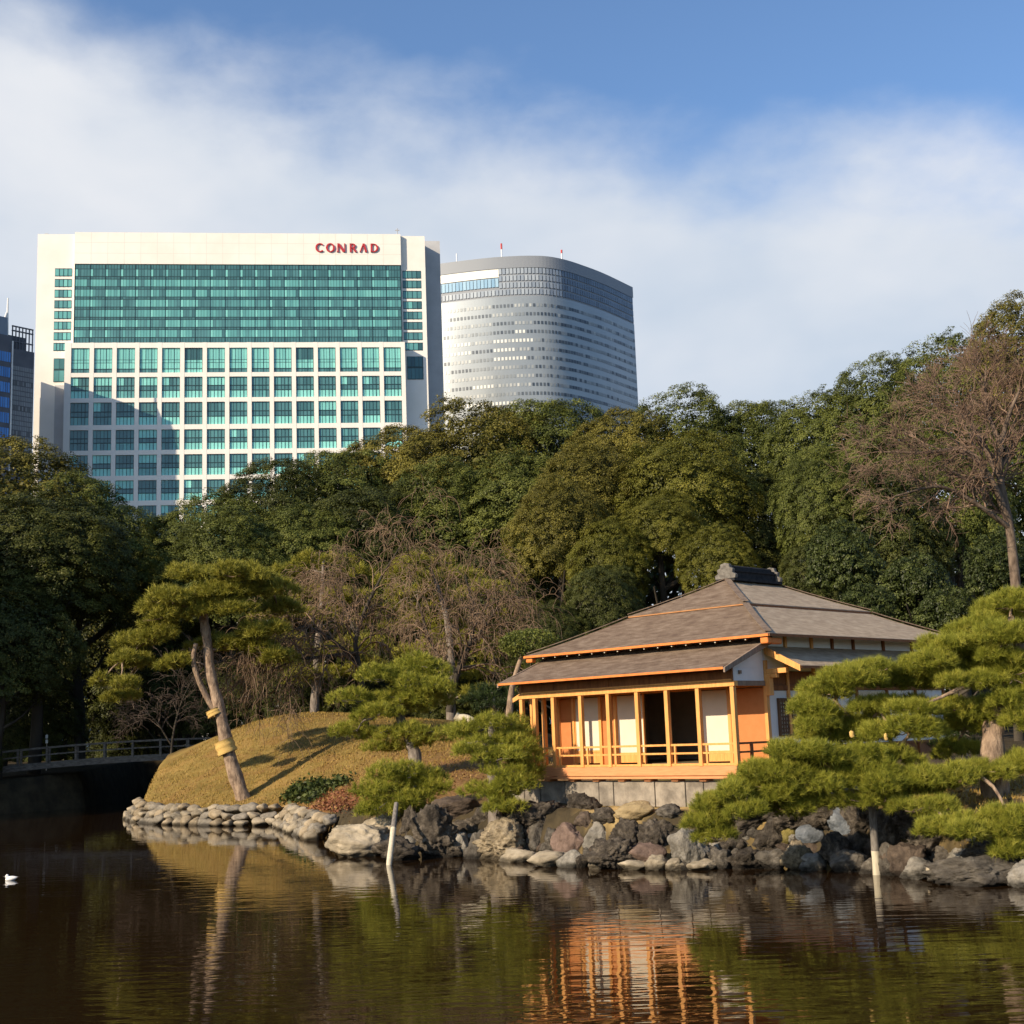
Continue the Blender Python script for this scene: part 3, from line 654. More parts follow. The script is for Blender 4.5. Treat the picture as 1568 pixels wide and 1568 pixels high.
for s in (1.09, 2.03, 4.84, 5.39, 6.38): part('screen_post', M_wood, lambda b: b.hbox(s - .045, s + .045, TP - .07, TP + .06, 0, 1.82))
part('upper_beam', M_wood, lambda b: b.hbox(-.02, 7.1, TP - .06, TP + .07, 1.825, 1.95))
part('upper_wall', M_plaster, lambda b: b.hbox(.0, 7.0, TP - .02, TP + .05, 1.955, 3.12))
part('dim_screen', M_paper, lambda b: b.hbox(7.02, 8.4, 2.9, 2.95, .04, 1.82))
part('clay_end_panel', M_clay, lambda b: b.hbox(6.94, 7.0, TP + .07, 2.9, .02, 1.82))
# room behind the open bay
part('room', M_dark, lambda b: (b.hbox(.1, 7.0, 5.2, 5.3, 0, 2.3), b.hbox(.06, .1, SW + .1, 5.3, 0, 2.3), b.hbox(6.95, 7.0, SW + .1, 5.3, 0, 2.3), b.hbox(.1, 7.0, SW + .07, 5.2, 2.2, 2.3), b.hbox(2.7, 2.85, 3.6, 3.7, .0, 2.2)))
part('room_floor', M_tatami, lambda b: b.hbox(.1, 6.95, SW + .07, 5.2, 0, .03))
part('veranda_ceiling', M_wooddk, lambda b: b.hp([(0.05, .1, 2.32), (0.05, SW - .03, 2.75), (7.05, SW - .03, 2.75), (7.05, .1, 2.32)], (0, 0, .03)))
# right side wall
def f(b):
    b.hbox(.0, .05, .11, SW - .06, 1.96, 2.26)
    b.hp([(.0, .11, 2.262), (.0, SW - .06, 2.262), (.0, SW - .06, 2.70), (.0, 1.0, 2.70)], (.05, 0, 0))
part('gable_panel', M_plaster, f)
part('gable_beam', M_woodgrey, lambda b: (b.hbox(-.03, .06, .08, SW - .06, 1.84, 1.955), b.hbox(-.05, .04, .30, .38, 2.12, 2.2)))
def f(b):
    b.hbox(.02, .08, SW + .07, 10.0, .35, 1.72)
    b.hbox(.02, .08, SW + .07, 10.0, 2.2, 3.12)
part('side_wall_plaster', M_plaster, f)
part('side_wall_boards', M_wooddk, lambda b: (b.hbox(.03, .09, SW + .07, 10.0, -.30, .34), b.hbox(.01, .09, SW + .07, 10.0, 1.86, 2.19)))
part('side_beam', M_wooddk, lambda b: (b.hbox(-.03, .1, SW + .06, 10.0, 1.73, 1.85), b.hbox(-.02, .1, SW + .06, 10.0, .30, .36)))
for t in (2.3, 3.45, 4.4, 5.4, 6.9, 8.4, 9.95):
    part('side_post', M_wood if t < 3.5 else M_wooddk, lambda b: b.hbox(-.035, .06, t - .045, t + .045, -.3, 3.1), bevel=.006)
wf = part('lattice_window', M_paper, lambda b: b.hbox(.0, .05, 1.86, 3.32, .66, 1.50))
def f(b):
    for k in range(15): t = 1.88 + k * .102; b.hbox(-.022, .0, t, t + .045, .67, 1.49)
    for k in range(9): z = .69 + k * .095; b.hbox(-.018, -.001, 1.87, 3.31, z, z + .035)
    b.hbox(-.04, .02, 1.82, 1.86, .62, 1.54); b.hbox(-.04, .02, 3.32, 3.36, .62, 1.54); b.hbox(-.04, .02, 1.86, 3.32, .62, .66); b.hbox(-.04, .02, 1.86, 3.32, 1.50, 1.54)
part('lattice', M_lattice, f, wf)
part('side_screen', M_paper, lambda b: (b.hbox(-.0, .04, 5.5, 6.8, .4, 1.7),))
# shingle roofs: slabs with real thickness, each layer of the big roof stepping over the one below
def slab(b, a, bb, c, d, th):
    """roof plane a-b (eave) c-d (top), th is thickness downwards"""
    b.hp([a, bb, c, d], (0, 0, -th))
def sag(p, q, n, dz):
    P = []
    for k in range(n + 1):
        u = k / n; r = [p[i] + (q[i] - p[i]) * u for i in range(3)]; r[2] -= dz * 4 * u * (1 - u); P.append(r)
    return P
def roof_plane(name, e0, e1, r0, r1, th, dz=.0, n=8, m=M_roof):
    """curved roof plane between eave edge e0-e1 and upper edge r0-r1"""
    A_, B_ = sag(e0, r0, n, dz), sag(e1, r1, n, dz); b = HB()
    v = []; nn = 10
    for k in range(n + 1):
        for j in range(nn + 1):
            p = [A_[k][i] + (B_[k][i] - A_[k][i]) * j / nn for i in range(3)]; v.append((-p[0], p[1], p[2] + ZB))
    top = len(v); v += [(x, y, z - th) for x, y, z in v]
    fs = []
    for k in range(n):
        for j in range(nn):
            i0 = k * (nn + 1) + j; fs += [(i0, i0 + 1, i0 + nn + 2, i0 + nn + 1), (top + i0, top + i0 + nn + 1, top + i0 + nn + 2, top + i0 + 1)]
    for j in range(nn): fs += [(j, top + j, top + j + 1, j + 1), (n * (nn + 1) + j, n * (nn + 1) + j + 1, top + n * (nn + 1) + j + 1, top + n * (nn + 1) + j)]
    for k in range(n): fs += [(k * (nn + 1), (k + 1) * (nn + 1), top + (k + 1) * (nn + 1), top + k * (nn + 1)), (k * (nn + 1) + nn, top + k * (nn + 1) + nn, top + (k + 1) * (nn + 1) + nn, (k + 1) * (nn + 1) + nn)]
    b.add(v, fs); return b.build(name, m, house)
S0, S1, T0, T1, ZE = -.62, 7.62, .75, 10.95, 3.05
RA, RB_ = (3.5, 4.8, 4.93), (3.5, 6.9, 4.93)
C = {'fr': (S0, T0, ZE), 'fl': (S1, T0, ZE), 'br': (S0, T1, ZE), 'bl': (S1, T1, ZE)}
def lerp(p, q, u, dz=0): return (p[0] + (q[0] - p[0]) * u, p[1] + (q[1] - p[1]) * u, p[2] + (q[2] - p[2]) * u + dz)
UM = .51
R = {'fr': RA, 'fl': RA, 'br': RB_, 'bl': RB_}
for a, c in (('fr', 'fl'), ('bl', 'br'), ('br', 'fr'), ('fl', 'bl')):
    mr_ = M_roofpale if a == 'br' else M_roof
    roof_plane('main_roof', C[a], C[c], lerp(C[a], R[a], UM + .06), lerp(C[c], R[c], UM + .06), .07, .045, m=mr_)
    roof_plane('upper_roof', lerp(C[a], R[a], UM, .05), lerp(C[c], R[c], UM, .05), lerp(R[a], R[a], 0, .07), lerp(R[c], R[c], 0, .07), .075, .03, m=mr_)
# edge boards along the eaves and along the step
def edge(name, a, c, h, d, m, dz=0):
    p, q = np.array(a, float), np.array(c, float); u = unit(q - p); nrm = np.array([u[1], -u[0], 0])
    mid = np.array([3.5, 5.8, 0]); 
    if nrm.dot(mid - p) > 0: nrm = -nrm
    b = HB(); b.hp([tuple(p + nrm * d * .02 + [0, 0, dz]), tuple(q + nrm * d * .02 + [0, 0, dz]), tuple(q + nrm * d * .02 + [0, 0, dz - h]), tuple(p + nrm * d * .02 + [0, 0, dz - h])], tuple(nrm * .025)); return b.build(name, m, house)
for a, c in (('fr', 'fl'), ('bl', 'br'), ('br', 'fr'), ('fl', 'bl')):  # sunlit front edge orange, shaded sides dark: light put into the board colours
    edge('eave_board', C[a], C[c], .06, 0.2, M_eave if (a, c) == ('fr', 'fl') else M_wooddk, -.012)
    edge('step_board', lerp(C[a], R[a], UM), lerp(C[c], R[c], UM), .05 if a != 'fr' else .026, 0.2, mat('sunlit step edge', (0.36, 0.16, 0.06), (0.46, 0.22, 0.09), 5, .8, .15) if (a, c) == ('fr', 'fl') else M_wooddk, .02)
M_hip = mat('worn hip ridge', (0.135, 0.095, 0.07), (0.23, 0.175, 0.13), 8, .9, .15, .6, 30)
for a in C:
    for u0, u1, dz in ((.012, UM - .005, .03), (UM, .985, .085)):
        P = np.array([lerp(C[a], R[a], u0 + (u1 - u0) * k / 8, dz - (.045 if u0 == 0 else .03) * 4 * (k / 8) * (1 - k / 8)) for k in range(9)]); side = unit([-(P[-1] - P[0])[1], (P[-1] - P[0])[0], 0]) * .085
        b = HB()
        for k in range(8): b.hp([tuple(P[k] - side), tuple(P[k + 1] - side), tuple(P[k + 1] + side), tuple(P[k] + side)], (0, 0, .022))
        b.build('hip_cap', M_hip, house)
# ridge: a box of dark tiles between two grey end tiles
def f(b):
    b.hbox(3.18, 3.82, 4.72, 7.02, 4.93, 5.0)
    b.hbox(3.30, 3.70, 4.86, 6.86, 5.0, 5.20); b.hbox(3.26, 3.74, 4.84, 6.88, 5.20, 5.235); b.hbox(3.33, 3.67, 4.86, 6.86, 5.235, 5.30)
    b.tube([(-3.5, 4.84, 5.33 + ZB), (-3.5, 6.88, 5.33 + ZB)], .075, 8)
part('ridge_tiles', M_tile, f)
for t in (4.78, 6.94):
    prof = [(-.34, 0), (.34, 0), (.36, .10), (.25, .16), (.27, .27), (.17, .31), (.15, .41), (0, .45), (-.15, .41), (-.17, .31), (-.27, .27), (-.25, .16), (-.36, .10)]
    part('ridge_end_tile', M_onigawara, lambda b: b.hp([(3.5 + x, t - .06, 5.0 + z) for x, z in prof], (0, .12, 0)), bevel=.01)
# rafters under the upper front eave, their ends showing as pale dots
for k in range(18):
    s = S0 + .25 + k * (S1 - S0 - .5) / 17
    te = min(SW + .4, T0 + .8 * min(s - S0, S1 - s) + .05); ze = ZE - .125 + .29 * (te - T0 - .05)
    ro = part('rafter', M_wooddk, lambda b: b.hp([(s - .022, T0 + .05, ZE - .125), (s + .022, T0 + .05, ZE - .125), (s + .022, te, ze), (s - .022, te, ze)], (0, 0, .055)))
    part('rafter_end', M_paper, lambda b: b.hbox(s - .018, s + .018, T0 + .035, T0 + .048, ZE - .118, ZE - .082), ro)
part('corner_bracket', M_eave, lambda b: (b.hbox(S0 + .05, S0 + .27, T0 + .02, T0 + .2, ZE - .24, ZE - .085), b.hbox(S0 + .06, S0 + .16, T0 + .2, SW, ZE - .25, ZE - .1)), bevel=.03)
part('corner_bracket', M_eave, lambda b: b.hbox(S1 - .28, S1 - .04, T0 + .02, T0 + .2, ZE - .2, ZE - .085), bevel=.03)
# lower roofs
roof_plane('veranda_roof', (-.25, -.6, 2.27), (7.26, -.6, 2.27), (-.25, SW + .05, 3.02), (7.26, SW + .05, 3.02), .05, .03)
edge('veranda_eave_board', (-.26, -.6, 2.26), (7.27, -.6, 2.26), .055, .2, M_eave)
part('barge_board', M_woodgrey, lambda b: b.hp([(-.262, -.62, 2.13), (-.262, -.62, 2.25), (-.262, SW - .1, 2.99), (-.262, SW - .1, 2.82)], (-.05, 0, 0)), bevel=.008)
part('barge_board', M_woodgrey, lambda b: b.hp([(7.265, -.62, 2.15), (7.265, -.62, 2.25), (7.265, SW, 3.0), (7.265, SW, 2.88)], (.05, 0, 0)))
for k in range(17):
    s = -.1 + k * 7.2 / 16
    part('veranda_rafter', M_wooddk, lambda b: b.hp([(s - .022, -.5, 2.205), (s + .022, -.5, 2.205), (s + .022, SW, 2.88), (s - .022, SW, 2.88)], (0, 0, .05)))
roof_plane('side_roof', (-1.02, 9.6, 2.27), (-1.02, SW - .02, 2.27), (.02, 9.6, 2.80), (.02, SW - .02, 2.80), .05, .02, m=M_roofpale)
part('side_barge_board', M_wood, lambda b: b.hp([(-1.05, SW - .06, 2.13), (-1.05, SW - .06, 2.28), (-.06, SW - .06, 2.79), (-.06, SW - .06, 2.60)], (0, .035, 0)), bevel=.006)
part('side_eave_board', M_wooddk, lambda b: b.hbox(-1.06, -1.025, SW, 9.6, 2.20, 2.26))
part('side_bracket', M_wood, lambda b: (b.hbox(-.62, .0, SW - .02, SW + .1, 2.12, 2.24), b.hbox(-.34, .0, SW - .02, SW + .1, 2.02, 2.118), b.hbox(-.16, -.04, SW - .06, SW + .1, 1.6, 2.10)), bevel=.01)
for k in range(14):
    t = SW + .3 + k * .62
    part('side_rafter', M_wooddk, lambda b: b.hp([(-.98, t - .02, 2.20), (-.98, t + .02, 2.20), (.0, t + .02, 2.70), (.0, t - .02, 2.70)], (0, 0, .05)))
# left end: narrow side roof and its barge board
roof_plane('side_roof', (7.65, .35, 1.86), (7.65, 6.0, 1.86), (7.06, .35, 2.12), (7.06, 6.0, 2.12), .05, .0)
part('side_barge_board', M_wood, lambda b: b.hp([(7.68, .30, 1.76), (7.68, .30, 1.88), (7.08, .30, 2.13), (7.08, .30, 1.98)], (0, .04, 0)), bevel=.006)
part('rear_wall', M_plaster, lambda b: (b.hbox(0.1, 7.0, 9.95, 10.05, -.3, 3.1), b.hbox(6.98, 7.05, SW + .1, 9.9, -.3, 3.1)))
part('ceiling', M_wooddk, lambda b: b.hbox(.1, 6.95, SW + .06, 9.9, 3.05, 3.1))

# ------------------------------------------------------------------ foliage
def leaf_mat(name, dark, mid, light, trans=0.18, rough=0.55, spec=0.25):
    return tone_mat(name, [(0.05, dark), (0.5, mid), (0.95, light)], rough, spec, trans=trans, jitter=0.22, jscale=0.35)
M_leaf_dark = leaf_mat('dark evergreen leaves', (0.020, 0.026, 0.006), (0.064, 0.074, 0.014), (0.145, 0.146, 0.029))
M_leaf_mid = leaf_mat('green evergreen leaves', (0.032, 0.041, 0.008), (0.102, 0.120, 0.021), (0.22, 0.225, 0.045))
M_leaf_olive = leaf_mat('olive evergreen leaves', (0.044, 0.043, 0.007), (0.14, 0.125, 0.02), (0.26, 0.22, 0.04))
M_leaf_yellow = leaf_mat('yellow green leaves', (0.042, 0.046, 0.006), (0.125, 0.125, 0.016), (0.24, 0.215, 0.03))
M_leaf_shrub = leaf_mat('glossy shrub leaves', (0.015, 0.024, 0.006), (0.045, 0.060, 0.013), (0.12, 0.14, 0.035), spec=.25, rough=.5)
M_needle = leaf_mat('bright pine needles', (0.115, 0.135, 0.015), (0.29, 0.30, 0.036), (0.50, 0.46, 0.08), trans=.38)
M_needle_olive = leaf_mat('olive pine needles', (0.09, 0.096, 0.011), (0.24, 0.23, 0.029), (0.40, 0.36, 0.06), trans=.25)
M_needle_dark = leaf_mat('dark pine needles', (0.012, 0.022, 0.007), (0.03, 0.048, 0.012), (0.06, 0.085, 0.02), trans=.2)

def sphere_dirs(rng, n, zmin=-1.0):
    z = rng.uniform(zmin, 1, n); a = rng.uniform(0, 2 * np.pi, n); r = np.sqrt(1 - z * z)
    return np.stack([r * np.cos(a), r * np.sin(a), z], -1)
def leaves(rng, P, Nrm, size, aspect=0.55, tone=None):
    """one folded leaf-sized quad per point"""
    n = len(P); rnd = rng.normal(0, 1, (n, 3)); T = np.cross(Nrm, rnd); T /= np.linalg.norm(T, axis=1, keepdims=True) + 1e-9
    B = np.cross(Nrm, T); s = (size * rng.uniform(0.65, 1.35, n))[:, None]
    V = np.stack([P - T * s * .5, P + B * s * .5 * aspect, P + T * s * .5, P - B * s * .5 * aspect], 1).reshape(-1, 3)
    F = np.arange(n * 4).reshape(-1, 4)
    if tone is None: tone = np.clip(rng.normal(.5, .16, n), 0, 1)
    return V, F, tone
def crown_mesh(name, seed, m, lobes=12, clumps=84, per=105, leaf=.031, flat=.6, clump_r=.135):
    """unit crown (radius about 1, centre at 0): lobes carry flattened leaf clumps on their outer side, with gaps between"""
    rng = np.random.default_rng(seed); Lc = []; Lr = []
    Lc.append((0, 0, .18)); Lr.append(.74)
    for k in range(lobes - 1):
        a = k * 2.4 + rng.uniform(-.3, .3); u = rng.uniform(-.55, .75); rr = .58 * math.sqrt(max(.05, 1 - u * u * .9))
        Lc.append((rr * math.cos(a), rr * math.sin(a), u * .62)); Lr.append(rng.uniform(.32, .44))
    Lc = np.array(Lc); Lr = np.array(Lr); PP = []; NN = []; TT = []
    for i in range(len(Lc)):
        nc = clumps * 2 if i == 0 else clumps; D = sphere_dirs(rng, nc, -.55); cp = Lc[i] + D * (Lr[i] * rng.uniform(.88, 1.03, nc))[:, None]
        dd = np.linalg.norm(cp[:, None, :] - Lc[None], axis=2) / Lr[None]; dd[:, i] = 9
        keep = dd.min(1) > .82; cp = cp[keep]; D = D[keep]
        for c, d in zip(cp, D):
            n = int(per * rng.uniform(.6, 1.3)); r = clump_r * rng.uniform(.65, 1.25); q = sphere_dirs(rng, n, -.25)
            q[:, 2] *= flat; pos = c + q * r * (rng.uniform(.55, 1, n) ** .5)[:, None]
            nr = q * .8 + d * .25 + np.array([0, 0, .35]) + rng.normal(0, .36, (n, 3)); nr /= np.linalg.norm(nr, axis=1, keepdims=True)
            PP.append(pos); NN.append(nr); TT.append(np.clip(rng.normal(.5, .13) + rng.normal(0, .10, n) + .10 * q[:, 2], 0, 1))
        # inner leaves keep the crown dense
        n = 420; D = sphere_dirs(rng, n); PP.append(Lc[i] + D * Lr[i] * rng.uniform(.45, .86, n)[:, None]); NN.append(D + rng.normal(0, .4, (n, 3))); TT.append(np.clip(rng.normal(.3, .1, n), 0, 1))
    P = np.concatenate(PP); Nn = np.concatenate(NN); Nn /= np.linalg.norm(Nn, axis=1, keepdims=True)
    inner = np.concatenate([np.full(len(p), 1.9 if len(p) == 420 else 1.0) for p in PP])
    V, F, T = leaves(rng, P, Nn, leaf * inner, .6, np.concatenate(TT))
    return np_mesh(name, V, F, m, T, link_it=False)
def dome_mesh(name, seed, m, clumps=1000, per=92, leaf=.0225, clump_r=.084, amp=.15):
    """broad crown: one uneven dome shingled with small tilted leaf clumps, with hollows and warm patches"""
    rng = np.random.default_rng(seed); D = sphere_dirs(rng, clumps, -.6); off = Vector(rng.uniform(0, 60, 3)); PP = []; NN = []; TT = []; SS = []
    for d in D:
        v = Vector(d); n1 = mnoise.noise(v * 1.9 + off); n2 = mnoise.noise(v * 4.6 + off); n3 = mnoise.noise(v * 3.1 - off)
        if n2 + .5 * n1 < -.36 - .6 * max(0, d[2] - .15): continue
        R = 1 + amp * n1 * 1.3 + .06 * n2 + rng.uniform(-.045, .015); n = int(per * rng.uniform(.6, 1.35)); r = clump_r * rng.uniform(.7, 1.35)
        ax = d * .7 + np.array([0, 0, .75]) + rng.normal(0, .18, 3); ax /= np.linalg.norm(ax)
        q = sphere_dirs(rng, n); q = q - ax * (q @ ax)[:, None] * .55
        pos = d * R + q * r * (rng.uniform(.3, 1, n) ** .6)[:, None]
        nr = ax + q * .55 + rng.normal(0, .34, (n, 3)); PP.append(pos); NN.append(nr); SS.append(np.ones(n))
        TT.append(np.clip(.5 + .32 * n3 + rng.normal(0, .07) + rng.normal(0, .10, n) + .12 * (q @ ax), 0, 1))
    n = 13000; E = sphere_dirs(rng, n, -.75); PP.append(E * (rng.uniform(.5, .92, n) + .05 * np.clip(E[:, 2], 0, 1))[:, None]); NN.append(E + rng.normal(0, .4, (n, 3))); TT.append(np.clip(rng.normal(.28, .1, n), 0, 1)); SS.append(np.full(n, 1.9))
    P = np.concatenate(PP); Nn = np.concatenate(NN); Nn /= np.linalg.norm(Nn, axis=1, keepdims=True)
    V, F, T = leaves(rng, P, Nn, leaf * np.concatenate(SS), .6, np.concatenate(TT)); return np_mesh(name, V, F, m, T, link_it=False)
CROWN = {}
for nm, m, sd in (('dark', M_leaf_dark, 21), ('mid', M_leaf_mid, 22), ('olive', M_leaf_olive, 23), ('yellow', M_leaf_yellow, 24)):
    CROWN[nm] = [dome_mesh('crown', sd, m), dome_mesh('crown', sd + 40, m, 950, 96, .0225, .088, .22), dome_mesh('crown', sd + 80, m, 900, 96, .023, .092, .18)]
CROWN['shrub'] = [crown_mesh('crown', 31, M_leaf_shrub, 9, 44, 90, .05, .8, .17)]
def trunk_mesh(name, seed, m, h=1.0, r=.035, limbs=6):
    rng = np.random.default_rng(seed); paths = []
    P = smooth_path([(0, 0, -.06), (.01, .01, h * .3), (-.02, .015, h * .6), (.02, -.02, h)], 10); paths.append((P, np.linspace(r, r * .35, 10)))
    for k in range(limbs):
        z = h * rng.uniform(.4, .85); a = k * 2.4; b0 = P[int(z / h * 9)]
        e = b0 + np.array([math.cos(a) * .35, math.sin(a) * .35, .28]) * h * .8
        paths.append((smooth_path([b0, (b0 + e) / 2 + np.array([0, 0, -.03]), e], 6), np.linspace(r * .45, r * .12, 6)))
    v, f = tube_arrays(paths, 7); return np_mesh(name, v, f, m, link_it=False, smooth=True)
TRUNK = [trunk_mesh('trunk', s, M_barkdark) for s in (1, 2)]
def add_mesh(name, me, parent, loc=(0, 0, 0), sc=(1, 1, 1), rz=0.0):
    o = bpy.data.objects.new(name, me); link(o, parent); o.location = loc; o.scale = sc; o.rotation_euler = (0, 0, rz); return o
_tn = [0]
def tree(kind, px, ytop, hw, Y, label, cat='tree', group='evergreen trees behind the garden', name='evergreen_tree', hfac=1.35, low=None, dx=0):
    """a broad tree whose top shows at pixel (px, ytop) with half-width hw pixels, standing Y metres away"""
    i = _tn[0]; _tn[0] += 1
    if group != 'dark understorey shrubs': hw *= 1.28; hfac *= .80
    top = at(px, ytop, Y); R = hw / FPX * Y; g = gz(top[0], top[1]); H = top[2] - g
    rz = R * hfac; cz = top[2] - rz * .93
    if cz - rz < g - rz * .4: cz = max(cz, g + .2 * rz)
    o = thing(name, label, cat, (top[0], top[1], g), 0, group)
    k = i % len(CROWN[kind])
    add_mesh('trunk', TRUNK[i % 2], o, (0, 0, 0), (cz - g,) * 3, i * 1.3)
    add_mesh('crown', CROWN[kind][k], o, (0, 0, cz - g), (R * 1.02, R * .95, rz), i * 2.1)
    return o
G1 = 'evergreen trees behind the garden'
for kind, px, y, hw_, Y, hf, lab in [
    ('olive', 12, 690, 128, 86, 1.2, 'olive evergreen in front of the dark tower, at the left edge of the tree line'),
    ('mid', 128, 756, 100, 84, 1.3, 'evergreen tree with warm leaves below the left corner of the cream tower'),
    ('mid', 228, 800, 88, 104, 1.2, 'low round evergreen filling the dip left of the cream tower base'),
    ('mid', 330, 768, 86, 86, 1.2, 'layered evergreen below the window grid, left of the tree line ridge'),
    ('dark', 432, 722, 92, 90, 1.2, 'dark layered evergreen below the middle of the window grid'),
    ('mid', 528, 698, 92, 93, 1.2, 'layered evergreen below the right half of the window grid'),
    ('olive', 622, 668, 96, 95, 1.2, 'olive evergreen below the right corner of the cream tower'),
    ('olive', 735, 630, 112, 97, 1.25, 'broad evergreen dome hiding the foot of the curved office tower, left half'),
    ('mid', 838, 622, 100, 98, 1.25, 'broad evergreen dome hiding the foot of the curved office tower, right half'),
    ('olive', 955, 640, 78, 93, 1.3, 'round evergreen just right of the curved office tower'),
    ('mid', 1045, 622, 96, 95, 1.25, 'evergreen dome right of the curved office tower against the clouds'),
    ('mid', 1155, 622, 82, 96, 1.3, 'dark topped evergreen above the teahouse ridge, second dome from the office tower'),
    ('mid', 1262, 612, 78, 84, 1.4, 'evergreen rising above the teahouse roof, beside the bare tree'),
    ('mid', 1342, 572, 78, 82, 1.5, 'tall evergreen just left of the bare pinkish tree crown'),
    ('olive', 1560, 478, 92, 92, 1.5, 'tallest evergreen, its green top rising over the bare tree at the right'),
    ('mid', 1455, 530, 96, 94, 1.4, 'evergreen standing behind the bare pinkish tree')]:
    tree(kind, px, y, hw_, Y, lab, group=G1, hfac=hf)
G2 = 'middle row of evergreen trees'
for kind, px, y, hw_, Y, hf, lab in [
    ('yellow', 1040, 676, 86, 82, 1.2, 'yellow green evergreen high above the ridge of the teahouse'),
    ('olive', 905, 690, 80, 84, 1.25, 'olive evergreen left of the yellow green tree above the teahouse'),
    ('mid', 790, 705, 92, 86, 1.2, 'green evergreen in the middle of the tree bank below the office tower'),
    ('mid', 680, 728, 90, 86, 1.2, 'green evergreen above the bare cherry trees, right of centre'),
    ('dark', 575, 752, 90, 85, 1.2, 'dark evergreen directly above the bare cherry trees'),
    ('mid', 462, 785, 84, 82, 1.2, 'evergreen with layered boughs above the left bare cherry'),
    ('mid', 350, 800, 84, 80, 1.2, 'evergreen with layered boughs behind the leaning pine'),
    ('olive', 245, 832, 90, 104, 1.3, 'olive evergreen left of the leaning pine crown'),
    ('dark', 60, 770, 110, 76, 1.0, 'dark evergreen above the left bank of the channel'),
    ('dark', 150, 850, 110, 104, 1.4, 'shaded evergreen above the footbridge'),
    ('yellow', 930, 800, 56, 76, 1.35, 'small yellow green tree left of the roof ridge'),
    ('yellow', 1095, 812, 48, 74, 1.3, 'small yellow green tree directly behind the roof ridge'),
    ('yellow', 1008, 760, 52, 77, 1.2, 'bright yellow green bough tree above the front roof slope'),
    ('olive', 855, 745, 66, 78, 1.4, 'olive green tree left of the small yellow green trees'),
    ('dark', 1165, 735, 66, 84, 1.4, 'dark evergreen with sky gaps above the right roof slope'),
    ('mid', 1255, 700, 62, 74, 1.5, 'bushy evergreen left of the low branch of the bare tree'),
    ('dark', 1340, 720, 82, 74, 1.4, 'dark evergreen under the low branches of the bare tree'),
    ('mid', 1440, 690, 78, 76, 1.4, 'green evergreen showing through the bare twigs'),
    ('mid', 1560, 640, 80, 80, 1.4, 'green evergreen behind the bare tree trunk at the right edge'),
    ('dark', 770, 850, 84, 80, 1.3, 'dark evergreen behind the right bare cherry tree'),
    ('dark', 650, 845, 84, 82, 1.3, 'dark evergreen behind the forked bare cherry trunks'),
    ('dark', 5, 900, 90, 72, 1.2, 'deep shaded evergreen over the left bank'),
    ('dark', 275, 950, 70, 84, 1.3, 'deep shaded evergreen behind the footbridge')]:
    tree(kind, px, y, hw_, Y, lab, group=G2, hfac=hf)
G3 = 'dark understorey shrubs'
for kind, px, y, hw_, Y, hf, lab in [
    ('shrub', 1285, 800, 62, 66, 1.3, 'glossy leaved shrub tree above the right roof slope'),
    ('shrub', 1400, 850, 60, 64, 1.2, 'glossy leaved shrub beyond the right end of the roof'),
    ('shrub', 1320, 895, 50, 60, 1.1, 'low glossy shrub peeking over the right roof slope'),
    ('shrub', 1530, 815, 66, 58, 1.2, 'bright leaved shrub above the right pine, below the bare trunk'),
    ('shrub', 1450, 900, 56, 60, 1.2, 'dark shrub between the roof end and the right pine'),
    ('dark', 920, 870, 66, 70, 1.2, 'dark shrub behind the front roof slope'),
    ('dark', 845, 930, 60, 68, 1.2, 'dark shrub left of the roof corner'),
    ('dark', 770, 985, 56, 72, 1.1, 'dark shrub behind the left end of the teahouse'),
    ('dark', 1240, 835, 56, 72, 1.2, 'dark shrub behind the rear roof slope'),
    ('dark', 690, 1010, 60, 74, 1.0, 'shaded shrub on the mound crest behind the round shaped pines'),
    ('dark', 560, 1015, 60, 76, 1.0, 'shaded shrub behind the mound under the bare cherries'),
    ('dark', 450, 1010, 64, 77, 1.0, 'shaded shrub behind the mound, right of the leaning pine'),
    ('dark', 350, 1020, 64, 78, 1.0, 'shaded shrub behind the leaning pine trunk'),
    ('dark', 290, 1050, 46, 84, 1.0, 'shaded shrub beyond the right end of the footbridge'),
    ('dark', 180, 1075, 70, 103, 1.0, 'shaded shrub beyond the middle of the footbridge'),
    ('dark', 60, 1050, 70, 84, 1.0, 'shaded shrub beyond the left end of the footbridge'),
    ('dark', 322, 1085, 50, 98, 1.0, 'shaded shrub seen between the leaning pine trunk and the bridge end'),
    ('dark', -50, 1120, 50, 70, 1.0, 'shaded shrub on the left bank at the edge of the picture'),
    ('dark', 1560, 930, 66, 56, 1.2, 'dark shrub behind the top of the right pine')]:
    tree(kind, px, y, hw_, Y, lab, 'shrub', G3, 'shrub', hf)
# a closed belt of wood far behind, which fills the gaps between the nearer trunks
far = []
rngf = np.random.default_rng(77)
for k in range(46):
    x = -75 + k * 3.6 + rngf.uniform(-1, 1); y = rngf.uniform(108, 122); r = rngf.uniform(4.0, 6.0); hgt = rngf.uniform(13, 17) if x < -3 else rngf.uniform(16, 20)
    n = 900; D = sphere_dirs(rngf, n, -.6); P = np.array([x, y, hgt - r]) + D * np.array([r, r, r * 1.3]) * rngf.uniform(.75, 1.05, n)[:, None]; P = P[P[:, 2] > 1.5]
    far.append(leaves(rngf, P, sphere_dirs(rngf, len(P), -.2), .85, .6, np.clip(rngf.normal(.42, .15, len(P)), 0, 1)))
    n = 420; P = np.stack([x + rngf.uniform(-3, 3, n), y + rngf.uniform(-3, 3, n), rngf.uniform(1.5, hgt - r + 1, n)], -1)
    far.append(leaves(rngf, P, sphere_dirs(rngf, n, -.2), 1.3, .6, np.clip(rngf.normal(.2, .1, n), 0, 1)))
V = np.concatenate([f[0] for f in far]); F = np.arange(len(V)).reshape(-1, 4)
